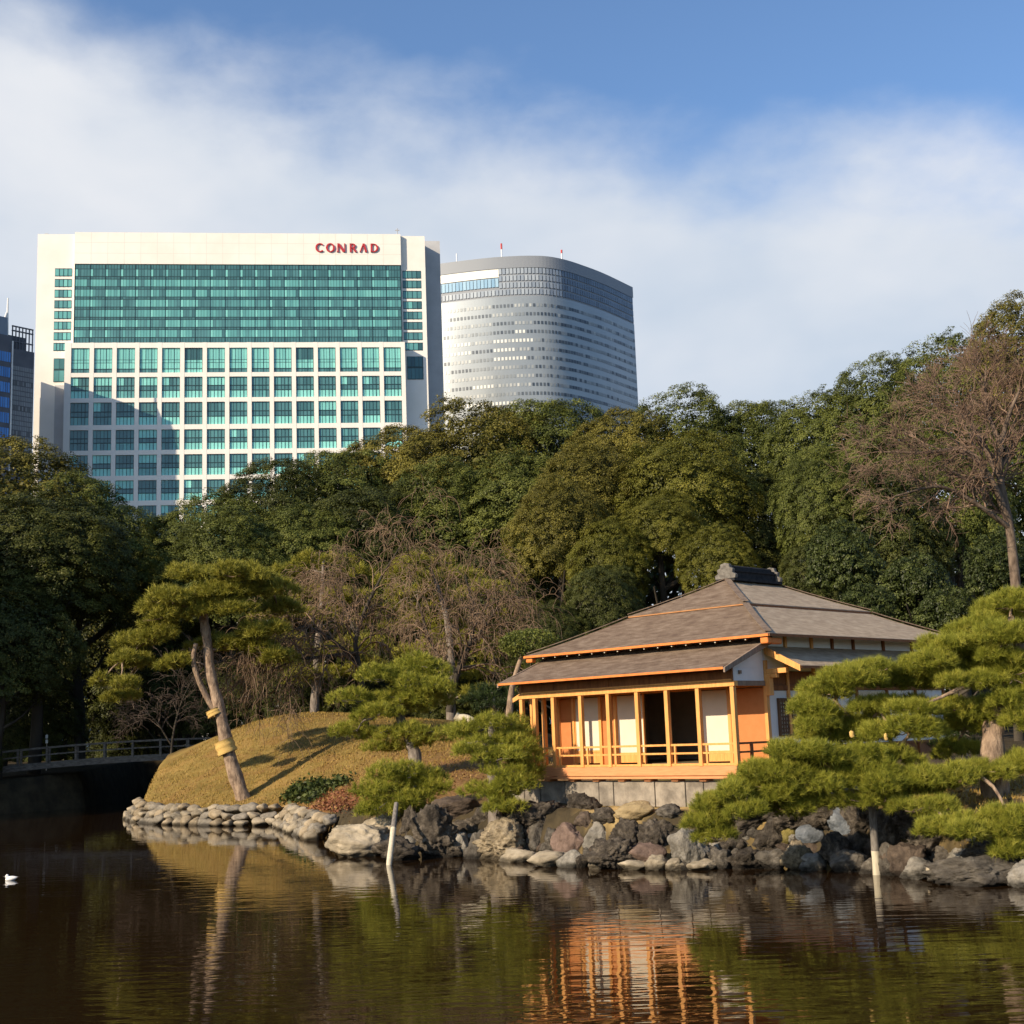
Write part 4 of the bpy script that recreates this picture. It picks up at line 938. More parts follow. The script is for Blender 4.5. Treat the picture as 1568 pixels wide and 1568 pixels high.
tag(np_mesh('far_wood', V, F, M_leaf_dark, np.concatenate([f[2] for f in far])), 'far belt of dark woodland behind the trees', 'woodland', kind='stuff')
# tall trees on the left bank, outside the picture, that keep the channel in shade
for k, (x, y, top, r) in enumerate([(-47, 57.5, 24, 8), (-57, 50, 27, 9), (-43.5, 68, 22, 7), (-66, 55, 27, 9), (-36, 76, 20, 6.5), (-50, 70, 26, 8), (-60, 66, 26, 8)]):
    g = gz(x, y); o = thing('evergreen_tree', ['tall evergreen on the left bank beside the pond', 'tall evergreen behind the first one on the left bank', 'evergreen on the left bank close to the footbridge', 'tallest evergreen far back on the left bank', 'small evergreen beside the left bridge end', 'evergreen in the middle of the left bank', 'evergreen at the rear of the left bank'][k], 'tree', (x, y, g), 0, 'shade trees on the left bank')
    add_mesh('trunk', TRUNK[k % 2], o, (0, 0, 0), (top - r,) * 3, k); add_mesh('crown', CROWN['dark'][k % 2], o, (0, 0, top - g - r * 1.25), (r, r, r * 1.3), k * 1.7)

# ------------------------------------------------------------------ pines: trunk, limbs to each pad, pads of needle tufts
def pine(name, label, cat, trunk_px, pads, Y, m, length, width, needles, dens, bark, flat=.42, group=None, dz=1.0, yspread=1.0, rad=.2, seed=1, limb_r=.06, name_low=False):
    """trunk_px: (px, py, dY, radius) from the foot up; pads: (px, py, rx, ry[, dY]) in photo pixels"""
    rng = np.random.default_rng(seed)
    TP_ = [at(p[0], p[1], Y + p[2]) for p in trunk_px]; foot = TP_[0].copy(); g = gz(foot[0], foot[1])
    TP_[0][2] = min(TP_[0][2], g) - .15; foot[2] = g
    o = thing(name, label, cat, foot, 0, group)
    T = smooth_path(TP_, 26); Rr = np.interp(np.linspace(0, 1, 26), np.linspace(0, 1, len(trunk_px)), [p[3] for p in trunk_px])
    Rr *= 1 + .10 * np.sin(np.arange(26) * 2.3 + seed)
    v0, f0 = tube_arrays([(T - foot, Rr)], 12)
    limbs = []; VV = []; FF = []; TT = []; off = 0
    _c = [at(pd[0], pd[1], Y) for pd in pads]; order = sorted(range(len(pads)), key=lambda i: min(np.linalg.norm(T - _c[i], axis=1))); done = []
    for k, pd in enumerate([pads[i] for i in order]):
        px, py, rx, ry = pd[:4]; dY = pd[4] if len(pd) > 4 else rng.uniform(-1, 1) * yspread * (.5 if name_low and pd[1] > 1150 else 1) - (.75 if name_low and pd[1] > 1150 else 0)
        c = at(px, py, Y + dY); sc = (Y + dY) / FPX; ax = rx * sc; az_ = ry * sc; ay = min(ax * .85, 1.6 * yspread + .35)
        # limb from the nearest sensible trunk point
        dist = np.linalg.norm((T - c) * [1, 1, .8], axis=1) + np.maximum(0, T[:, 2] - c[2] + .1) * 2.0; j = int(np.argmin(dist)); s = T[j]; best = dist[j]; rj = Rr[j] * .7
        for (pc, plen) in done:
            d_ = np.linalg.norm(pc - c) + plen * .25
            if d_ < best: best = d_; s = pc; rj = limb_r * .8
        done.append((c - [0, 0, az_ * .35], best))
        mid = (s + c) / 2 + rng.normal(0, .12, 3) * np.linalg.norm(c - s) * .5 + [0, 0, .08]
        ln = np.linalg.norm(c - s)
        Pm = smooth_path([s, s * .6 + mid * .4 + rng.normal(0, .04, 3) * ln, mid, c * .75 + mid * .25 + rng.normal(0, .05, 3) * ln, c - [0, 0, az_ * .35]], 12)
        r0 = min(limb_r * (.5 + .25 * ln), rj); limbs.append((Pm - foot, np.linspace(r0, max(.012, r0 * .22), 12)))
        for q in range(5):
            a = rng.uniform(0, 6.28); e = c + np.array([math.cos(a) * ax * .75, math.sin(a) * ay * .75, -az_ * .1]); s2 = Pm[rng.integers(7, 11)]
            limbs.append((smooth_path([s2, (s2 + e) / 2 + rng.normal(0, .05, 3), e], 6) - foot, np.linspace(max(.012, r0 * .3), .008, 6)))
        K = max(2, int(round(rx / ry * 1.25))) + 1; pu = []
        for q in range(K):
            u = (q + .5) / K * 2 - 1 + rng.normal(0, .10); rq = az_ * rng.uniform(.85, 1.25)
            pu.append((c + np.array([u * (ax - rq * .5), rng.uniform(-.55, .55) * ay, rng.uniform(-.45, .30) * az_ - abs(u) * az_ * .25]), rq))
        Pp = []; D = []
        for pc_, rq in pu:
            nq = max(10, int(dens * math.pi * rq * rq * 1.7)); d_ = sphere_dirs(rng, nq, -.3); Pp.append(pc_ + d_ * np.array([rq * 1.3, rq * 1.2, rq * .95]) * (rng.uniform(.3, 1.0, nq) ** .45)[:, None]); D.append(d_)
        Pp = np.concatenate(Pp); D = np.concatenate(D); n = len(Pp)
        A = D * np.array([.55, .55, .5]) + np.array([0, 0, .62]) + rng.normal(0, .22, (n, 3)); A /= np.linalg.norm(A, axis=1, keepdims=True)
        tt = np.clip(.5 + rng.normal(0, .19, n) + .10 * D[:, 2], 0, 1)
        N = needles; dirs = A[:, None, :] * .9 + rng.normal(0, .62, (n, N, 3)); dirs /= np.linalg.norm(dirs, axis=2, keepdims=True)
        root = (Pp - A * length * .25)[:, None, :] + A[:, None, :] * (rng.uniform(0, .5, (n, N, 1)) * length)
        sd = np.cross(dirs, rng.normal(0, 1, (n, N, 3))); sd /= np.linalg.norm(sd, axis=2, keepdims=True) + 1e-9
        L_ = length * rng.uniform(.7, 1.2, (n, N, 1))
        V = np.stack([root - sd * width * .5, root + sd * width * .5, root + dirs * L_], 2).reshape(-1, 3) - foot
        VV.append(V); TT.append(np.clip(np.repeat(tt, N) + rng.normal(0, .08, n * N), 0, 1))
    v, f = tube_arrays(limbs, 6); np_mesh('trunk', np.concatenate([v0, v]), np.concatenate([f0, f + len(v0)]), bark, smooth=True, parent=o)
    V = np.concatenate(VV); F = np.arange(len(V)).reshape(-1, 3)
    np_mesh('needles', V, F, m, np.concatenate(TT), parent=o)
    return o, T
RIGHT_PADS = [(1548, 930, 50, 26), (1500, 965, 52, 24), (1542, 978, 46, 24), (1452, 990, 42, 18), (1500, 1005, 44, 20), (1425, 1012, 46, 24), (1470, 1028, 40, 20), (1390, 1036, 28, 16),
  (1550, 1028, 42, 18, -.4), (1330, 1024, 42, 17, -.3), (1300, 1043, 42, 18), (1262, 1062, 34, 22), (1250, 1085, 30, 20), (1352, 1046, 32, 12), (1430, 1048, 44, 16),
  (1345, 1083, 46, 16), (1440, 1086, 60, 22), (1500, 1086, 40, 20, .9), (1552, 1066, 42, 18, -.3), (1535, 1046, 40, 15, -.4), (1530, 1006, 36, 14, -.4), (1392, 1116, 62, 20), (1330, 1124, 45, 17), (1272, 1130, 50, 20), (1222, 1152, 42, 18),
  (1290, 1158, 60, 18), (1190, 1180, 56, 22), (1150, 1206, 52, 22), (1108, 1232, 42, 22), (1085, 1258, 32, 20), (1095, 1280, 26, 12), (1222, 1206, 56, 24), (1292, 1196, 50, 22), (1182, 1236, 48, 16), (1248, 1232, 42, 17),
  (1372, 1200, 50, 22), (1442, 1186, 54, 20), (1500, 1180, 44, 18, -.7), (1558, 1170, 36, 20, -.3), (1418, 1238, 46, 18, -1.4), (1452, 1264, 50, 18, -1.9), (1512, 1272, 52, 22, -2.3), (1552, 1252, 42, 24, -2.2), (1556, 1300, 28, 18, -2.5), (1240, 1168, 46, 16), (1330, 1180, 46, 16), (1400, 1085, 40, 14), (1475, 1110, 40, 16, .6), (1365, 1160, 44, 15), (1318, 1104, 36, 13), (1480, 1046, 40, 15), (1250, 1110, 28, 13), (1410, 1206, 44, 17), (1345, 1224, 40, 15), (1140, 1240, 30, 15), (1560, 1105, 30, 16), (1462, 1150, 34, 14, .7), (1310, 1222, 34, 13)]
rp, RT = pine('pine_tree', 'big bright green pine with tiered pads spreading over the rocks at the right', 'tree',
  [(1522, 1196, 0, .30), (1520, 1140, 0, .23), (1528, 1085, .2, .19), (1556, 1035, .3, .15), (1562, 985, .2, .12), (1548, 945, 0, .07)], RIGHT_PADS, 28.3, M_needle, .135, .008, 26, 380, M_bark, seed=4, yspread=.8, limb_r=.07, name_low=True)
LEAN_PADS = [(305, 880, 62, 12, -.6), (350, 892, 44, 11, -.8), (372, 878, 44, 12), (410, 900, 46, 14), (262, 920, 52, 15), (335, 908, 60, 13, -.9), (345, 930, 56, 12), (428, 935, 30, 14), (250, 948, 46, 12), (212, 982, 32, 12), (238, 972, 34, 12), (322, 985, 34, 9), (385, 992, 46, 12), (360, 985, 40, 9), (188, 1008, 26, 10), (212, 1012, 24, 11), (158, 1042, 17, 8), (182, 1066, 28, 9), (188, 1048, 20, 9), (266, 1014, 26, 9), (404, 965, 40, 13), (425, 1005, 26, 9)]
RIGHT_PADS = [(p[0], p[1], p[2] * .9, p[3] * .92) + tuple(p[4:]) for p in RIGHT_PADS]
LEAN_PADS = [(p[0], p[1], p[2] * .92, p[3] * 1.3) + tuple(p[4:]) for p in LEAN_PADS]
lean, LT = pine('pine_tree', 'tall leaning pine with a straw wrap round its trunk on the grassy mound', 'tree',
  [(374, 1222, 0, .31), (352, 1160, 0, .27), (336, 1085, 0, .24), (322, 1030, 0, .22), (318, 985, 0, .19), (312, 945, 0, .19), (316, 915, 0, .14), (330, 890, 0, .08)], LEAN_PADS, 56, M_needle_olive, .24, .024, 16, 90, M_bark, seed=9, yspread=1.6, limb_r=.07)
# the second stem and the straw wraps of the leaning pine
foot = np.array(lean.location)
P = smooth_path([at(331, 1090, 56), at(318, 1070, 55.9), at(304, 1040, 55.7), at(296, 1010, 55.6), at(300, 985, 55.6)], 14) - foot
v, f = tube_arrays([(P, np.linspace(.14, .09, 14))], 9); np_mesh('side_stem', v, f, M_bark, smooth=True, parent=lean)
for a, c, r in (((349, 1153), (342, 1134), .40), ((331, 1095), (327, 1086), .34)):
    P = np.array([at(a[0] + (c[0] - a[0]) * u, a[1] + (c[1] - a[1]) * u, 56) for u in np.linspace(0, 1, 7)]) - foot
    v, f = tube_arrays([(P, r * (1 + .06 * np.sin(np.arange(7) * 2.2)))], 12); np_mesh('straw_wrap', v, f, M_straw, smooth=True, parent=lean)
mid_pine, _ = pine('pine_tree', 'round shaped pine with a grey trunk on the slope, left of the pair', 'tree',
  [(632, 1222, 0, .24), (636, 1165, 0, .22), (628, 1135, .1, .18), (612, 1095, .2, .14), (618, 1060, .1, .1), (632, 1030, 0, .06)],
  [(640, 1022, 44, 20), (592, 1038, 44, 18), (655, 1048, 38, 20), (552, 1070, 42, 16), (612, 1066, 44, 18), (650, 1078, 36, 18), (575, 1092, 36, 14), (545, 1118, 34, 18), (600, 1120, 40, 16), (650, 1122, 36, 18), (584, 1144, 24, 12), (625, 1140, 34, 12), (662, 1052, 26, 18),
   (612, 1188, 42, 18, -6), (580, 1210, 38, 18, -6.3), (640, 1204, 38, 16, -6), (658, 1188, 26, 12, -5.8), (600, 1234, 42, 15, -6.6), (572, 1238, 26, 12, -6.6), (628, 1226, 30, 14, -6.4), (668, 1208, 24, 14, -6)], 44.5, M_needle, .17, .014, 20, 120, M_barkgrey, seed=12, yspread=.8, limb_r=.06)
near_pine, _ = pine('pine_tree', 'round shaped pine right of the pair, in front of the left corner of the teahouse', 'tree',
  [(758, 1238, 0, .2), (756, 1195, 0, .17), (752, 1165, 0, .13), (752, 1130, 0, .09), (752, 1105, 0, .05)],
  [(752, 1108, 46, 16), (712, 1124, 30, 16), (785, 1124, 30, 20), (745, 1136, 44, 16), (790, 1152, 30, 20), (760, 1160, 40, 14), (725, 1150, 30, 12), (800, 1172, 22, 18), (765, 1182, 34, 10), (742, 1214, 36, 15, -.6), (785, 1208, 36, 20, -.6), (770, 1232, 34, 14, -.8), (805, 1190, 20, 16)], 35.6, M_needle, .15, .012, 20, 140, M_barkgrey, seed=15, yspread=.7, limb_r=.05)
back1, _ = pine('pine_tree', 'olive pine standing behind the left bare cherry tree', 'tree', [(480, 1095, 0, .25), (486, 1000, 0, .2), (492, 930, 0, .14), (495, 860, 0, .06)],
  [(500, 858, 46, 14), (460, 875, 40, 14), (530, 880, 40, 14), (440, 910, 44, 14), (490, 905, 50, 14), (540, 915, 40, 14), (415, 945, 40, 14), (470, 945, 50, 15), (530, 955, 50, 15), (560, 985, 40, 14), (440, 985, 44, 14), (500, 995, 50, 15), (420, 1020, 36, 12), (560, 1025, 44, 14), (480, 1035, 46, 14)], 72, M_needle_olive, .30, .035, 14, 34, M_barkgrey, seed=21, yspread=2.0)
back2, _ = pine('pine_tree', 'olive pine standing behind the right bare cherry tree', 'tree', [(690, 1090, 0, .25), (690, 1000, 0, .2), (680, 930, 0, .14), (655, 860, 0, .06)],
  [(650, 862, 50, 14), (610, 882, 36, 14), (690, 885, 46, 16), (640, 905, 50, 14), (740, 905, 46, 16), (600, 930, 40, 14), (690, 930, 52, 15), (780, 935, 40, 15), (640, 955, 50, 15), (735, 960, 50, 15), (800, 975, 36, 14), (690, 985, 50, 15), (760, 1000, 46, 15), (720, 1030, 46, 15), (790, 1030, 30, 14), (640, 1000, 40, 14), (745, 1060, 40, 14)], 70, M_needle_olive, .30, .035, 14, 34, M_barkgrey, seed=23, yspread=2.0)
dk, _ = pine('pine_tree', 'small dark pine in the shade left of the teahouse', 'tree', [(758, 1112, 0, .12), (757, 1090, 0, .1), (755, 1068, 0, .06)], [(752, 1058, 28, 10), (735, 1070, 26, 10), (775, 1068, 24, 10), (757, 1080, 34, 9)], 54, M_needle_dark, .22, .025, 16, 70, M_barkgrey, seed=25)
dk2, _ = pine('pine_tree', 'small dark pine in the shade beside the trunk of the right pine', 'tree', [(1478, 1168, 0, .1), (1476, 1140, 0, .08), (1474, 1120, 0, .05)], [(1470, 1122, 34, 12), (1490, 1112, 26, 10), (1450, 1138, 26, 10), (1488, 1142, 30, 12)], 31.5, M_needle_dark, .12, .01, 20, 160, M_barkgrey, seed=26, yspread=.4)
o = thing('slender_tree', 'slender pale trunked tree just left of the teahouse corner post', 'tree', at(780, 1120, 46)); fo = np.array(o.location)
v, f = tube_arrays([(smooth_path([at(779, 1135, 46), at(780, 1095, 46), at(782, 1070, 46), at(786, 1045, 46), at(800, 1000, 46)], 14) - fo, np.linspace(.15, .07, 14))], 9); np_mesh('trunk', v, f, M_bark, smooth=True, parent=o)
rngq = np.random.default_rng(8); D = sphere_dirs(rngq, 5000); Pq = at(812, 985, 46) - fo + D * [1.1, 1.0, .5] * rngq.uniform(.4, 1, 5000)[:, None] ** .5
V, F, T = leaves(rngq, Pq, sphere_dirs(rngq, 5000, -.1), .09, .55); np_mesh('crown', V, F, M_leaf_mid, T, parent=o)

# ------------------------------------------------------------------ bare trees
def bare_tree(name, label, stems, Y, m, bark, seed, droop, levels, twig_r=.016, group=None, spread=.55, n_child=(5, 7, 7), ratio=.58, tips=None, dmin=None):
    rng = np.random.default_rng(seed); big = []; small = []
    foot = at(*stems[0][0][:2], Y); foot[2] = gz(foot[0], foot[1])
    def grow(p, d, L, r, lev):
        n = 7 if lev < 2 else 5; P = [p]; dd = d.copy(); step = L / n
        for k in range(n):
            dd = dd + rng.normal(0, .16, 3) + np.array([0, 0, -droop * (k / n) * (0.4 + .5 * lev)]); dd /= np.linalg.norm(dd); p = p + dd * step; P.append(p)
        P = np.array(P); R = np.linspace(r, max(twig_r * .6, r * .45), len(P))
        (big if lev == 0 else small).append((P, R))
        if lev < levels:
            for c in range(n_child[min(lev, len(n_child) - 1)]):
                u = rng.uniform(.25, 1.0); q = P[min(len(P) - 1, int(u * n + .5))]; i = min(len(P) - 2, int(u * n)); t = P[i + 1] - P[i]; t /= np.linalg.norm(t)
                side = rng.normal(0, 1, 3); side -= t * side.dot(t); side /= np.linalg.norm(side)
                nd = t * (1 - spread * .5) + side * spread + np.array([0, 0, .12 if droop < .3 else .22]); nd /= np.linalg.norm(nd)
                grow(q, nd, L * ratio * rng.uniform(.7, 1.25), max(twig_r, r * .5), lev + 1)
    for st in stems:
        P = smooth_path([at(s[0], s[1], Y + (s[2] if len(s) > 2 else 0)) for s in st], 12); r0, r1, L = st[0][3], st[-1][3], st[0][4]
        if st is stems[0]: P[0][2] -= .3
        R = np.linspace(r0, r1, 12); big.append((P, R))
        for k in range(3, 12):
            for c in range(2 if k < 11 else 4):
                t = unit(P[min(k + 1, 11)] - P[k - 1]); side = rng.normal(0, 1, 3); side -= t * side.dot(t); side = unit(side)
                grow(P[k], unit(t * .6 + side * .75 + [0, 0, .15]), L * rng.uniform(.6, 1.1), max(twig_r * 1.5, R[k] * .5), 1)
    o = thing(name, label, 'tree', foot, 0, group)
    v, f = tube_arrays([(P - foot, R) for P, R in big], 8); np_mesh('trunk', v, f, bark, smooth=True, parent=o)
    v, f = tube_arrays([(P - foot, R) for P, R in small], 3); np_mesh('twigs', v, f, m, parent=o)
    return o
bare_tree('cherry_tree', 'bare weeping cherry with arching twigs on the mound, left of the two', [
  [(560, 1105, 0, .16, 2.7), (552, 1030, 0, .13), (545, 975, 0, .1), (575, 900, .3, .05), (612, 838, .4, .03)],
  [(552, 1020, 0, .10, 2.7), (515, 985, -.6, .08), (470, 960, -1, .06), (425, 975, -1.2, .03)],
  [(548, 1000, 0, .10, 2.6), (500, 1005, -1, .07), (450, 1012, -1.5, .05), (408, 1030, -1.8, .03)],
  [(545, 970, 0, .09, 2.2), (525, 925, .8, .06), (505, 890, .8, .03)]], 60, M_twig, M_barkdark, 31, 0.62, 3, .012, 'bare weeping cherry trees', .7, (3, 6, 5), .62)
bare_tree('cherry_tree', 'bare weeping cherry with a forked trunk behind the shaped pines, right of the two', [
  [(688, 1080, 0, .17, 2.4), (700, 1030, 0, .14), (720, 985, 0, .1), (726, 940, .2, .06), (712, 880, .3, .03)],
  [(688, 1060, 0, .12, 2.2), (672, 1010, -.4, .09), (655, 970, -.6, .06), (640, 920, -.8, .03)],
  [(712, 1000, 0, .10, 2.2), (735, 970, .5, .07), (755, 940, .6, .05), (770, 915, .8, .03)]], 58, M_twig, M_barkdark, 37, 0.55, 3, .012, 'bare weeping cherry trees', .7, (3, 5, 5), .62)
bare_tree('bare_tree', 'large bare tree with pinkish brown twigs above the right pine', [
  [(1556, 900, 0, .21, 1.9), (1545, 800, 0, .17), (1530, 720, 0, .14), (1540, 650, 0, .10), (1560, 600, 0, .05)],
  [(1545, 800, 0, .16, 1.8), (1520, 740, -.5, .12), (1480, 690, -.8, .09), (1420, 693, -1, .06), (1350, 692, -1, .03)],
  [(1548, 810, 0, .12, 1.7), (1500, 775, -.5, .09), (1440, 745, -1, .06), (1370, 760, -1.4, .03)],
  [(1535, 740, 0, .14, 1.8), (1500, 670, .5, .10), (1470, 630, .5, .06), (1440, 605, .5, .03)],
  [(1530, 720, 0, .12, 1.8), (1575, 640, .8, .09), (1605, 580, .8, .05)],
  [(1535, 690, 0, .12, 1.8), (1510, 620, 1, .08), (1510, 560, 1, .04)]], 52, M_twigred, M_barkbrown, 41, .05, 3, .009, None, .66, (4, 7, 8), .56)
bare_tree('bare_tree', 'thin bare shrub with tangled twigs beside the footbridge', [
  [(262, 1150, 0, .07, 1.8), (268, 1110, 0, .05), (280, 1070, 0, .03), (300, 1030, 0, .015)], [(262, 1140, 0, .05, 1.8), (235, 1100, -.4, .035), (205, 1085, -.6, .02)]], 70, M_twigdim, M_barkdark, 43, .3, 3, .010, None, .7, (4, 4), .6)

# ------------------------------------------------------------------ rocks along the bank
def rock_mesh(name, seed, m, rough=.10, cuts=9, sub=4, fine=.04, lo=.56):
    """unit boulder: a sphere trimmed by random planes, then broken up by noise"""
    import bmesh
    rng = np.random.default_rng(seed); bm = bmesh.new(); bmesh.ops.create_icosphere(bm, subdivisions=sub, radius=1.0)
    D = np.array([v.co for v in bm.verts]); N = sphere_dirs(rng, cuts); h = rng.uniform(lo, .92, cuts)
    dot = D @ N.T; r = np.where(dot > .05, h / np.maximum(dot, .05), 9).min(1); r = np.minimum(r, 1.0)
    off = rng.uniform(0, 50, 3)
    for i, v in enumerate(bm.verts):
        p = Vector(D[i]) * 1.0
        n1 = mnoise.fractal(p * 1.7 + Vector(off), 1.0, 2.0, 4); n2 = mnoise.ridged_multi_fractal(p * 4.5 + Vector(off), 1.0, 2.1, 4, 1.0, 2.0)
        v.co = Vector(D[i]) * float(r[i]) * (1 + rough * n1 - fine * (n2 - 1.0))
    me = bpy.data.meshes.new(name); bm.to_mesh(me); bm.free(); me.materials.append(m)
    me.polygons.foreach_set('use_smooth', np.ones(len(me.polygons), bool))
    return me
def rock_mat(name, a, b, c=None, scale=2.5, bump=.6, bs=9):
    m = mat(name, a, b, scale, .9, .15, bump, bs, c3=c, lo=.3, hi=.72, bdist=.10)
    # the stone stays wet and algae dark in a band just above the water
    nt = m.node_tree; N = nt.nodes; L = nt.links; bs_ = N['Principled BSDF']; src = bs_.inputs['Base Color'].links[0].from_socket
    g = N.new('ShaderNodeNewGeometry'); sp = N.new('ShaderNodeSeparateXYZ'); L.new(g.outputs['Position'], sp.inputs[0])
    n = N.new('ShaderNodeTexNoise'); n.inputs['Scale'].default_value = 3.0; L.new(g.outputs['Position'], n.inputs['Vector'])
    ad = N.new('ShaderNodeMath'); ad.operation = 'MULTIPLY_ADD'; L.new(n.outputs['Fac'], ad.inputs[0]); ad.inputs[1].default_value = -.16; L.new(sp.outputs[2], ad.inputs[2])
    mr = N.new('ShaderNodeMapRange'); L.new(ad.outputs[0], mr.inputs[0]); mr.inputs[1].default_value = -.02; mr.inputs[2].default_value = .07; mr.inputs[3].default_value = .32; mr.inputs[4].default_value = 1.0
    # broad dirt patches
    n2 = N.new('ShaderNodeTexNoise'); n2.inputs['Scale'].default_value = 1.1; n2.inputs['Detail'].default_value = 6; L.new(g.outputs['Position'], n2.inputs['Vector'])
    mr2 = N.new('ShaderNodeMapRange'); L.new(n2.outputs['Fac'], mr2.inputs[0]); mr2.inputs[1].default_value = .35; mr2.inputs[2].default_value = .6; mr2.inputs[3].default_value = .62; mr2.inputs[4].default_value = 1.08
    mu = N.new('ShaderNodeMath'); mu.operation = 'MULTIPLY'; L.new(mr.outputs[0], mu.inputs[0]); L.new(mr2.outputs[0], mu.inputs[1])
    v = N.new('ShaderNodeVectorMath'); v.operation = 'SCALE'; L.new(src, v.inputs[0]); L.new(mu.outputs[0], v.inputs['Scale']); L.new(v.outputs[0], bs_.inputs['Base Color'])
    return m
RM = {'pale': rock_mat('pale sandstone', (.25, .205, .14), (.50, .42, .30), (.40, .335, .235), bump=.5), 'dark': rock_mat('dark volcanic rock', (.042, .035, .027), (.21, .175, .132), (.10, .083, .064), 3.5, 1.0, 8),
      'grey': rock_mat('grey rock', (.07, .06, .048), (.23, .205, .165), (.14, .122, .098), bump=.8), 'light': rock_mat('light grey rock', (.16, .145, .118), (.38, .345, .285), (.28, .255, .21), bump=.7),
      'brown': rock_mat('brown rock', (.07, .052, .04), (.20, .15, .11), (.13, .098, .073), bump=.8), 'red': rock_mat('reddish rock', (.11, .075, .058), (.24, .17, .132), (.18, .125, .098), bump=.6),
      'tan': rock_mat('tan pitted rock', (.15, .115, .07), (.42, .34, .22), (.30, .24, .155), 4, .9, 7), 'blue': rock_mat('blue grey rock', (.10, .115, .13), (.28, .30, .32), bump=.6),
      'straw': rock_mat('straw coloured stone', (.27, .20, .105), (.44, .335, .18), bump=.7), 'moss': rock_mat('mossy yellow rock', (.14, .115, .03), (.32, .26, .09), bump=.6)}
_wl = np.array([(470, 1272), (505, 1302), (590, 1319), (700, 1312), (760, 1316), (800, 1318), (860, 1327), (950, 1332), (1040, 1333), (1100, 1331), (1200, 1331), (1340, 1338), (1400, 1346), (1440, 1351), (1568, 1357)], float)
def bank_depth(px, py):
    yw = np.interp(px, _wl[:, 0], _wl[:, 1]); return onz(px, yw, 0)[1] + (yw - py) / 100 * 2.9
def hit(px, py, y0=26, y1=80, n=220):
    d = ray(px, py); Ys = np.linspace(y0, y1, n); P = EYE[None] + d[None] * (Ys / d[1])[:, None]
    g = ground_z(P[:, 0], P[:, 1]); k = int(np.argmax(P[:, 2] < g)); return P[k]
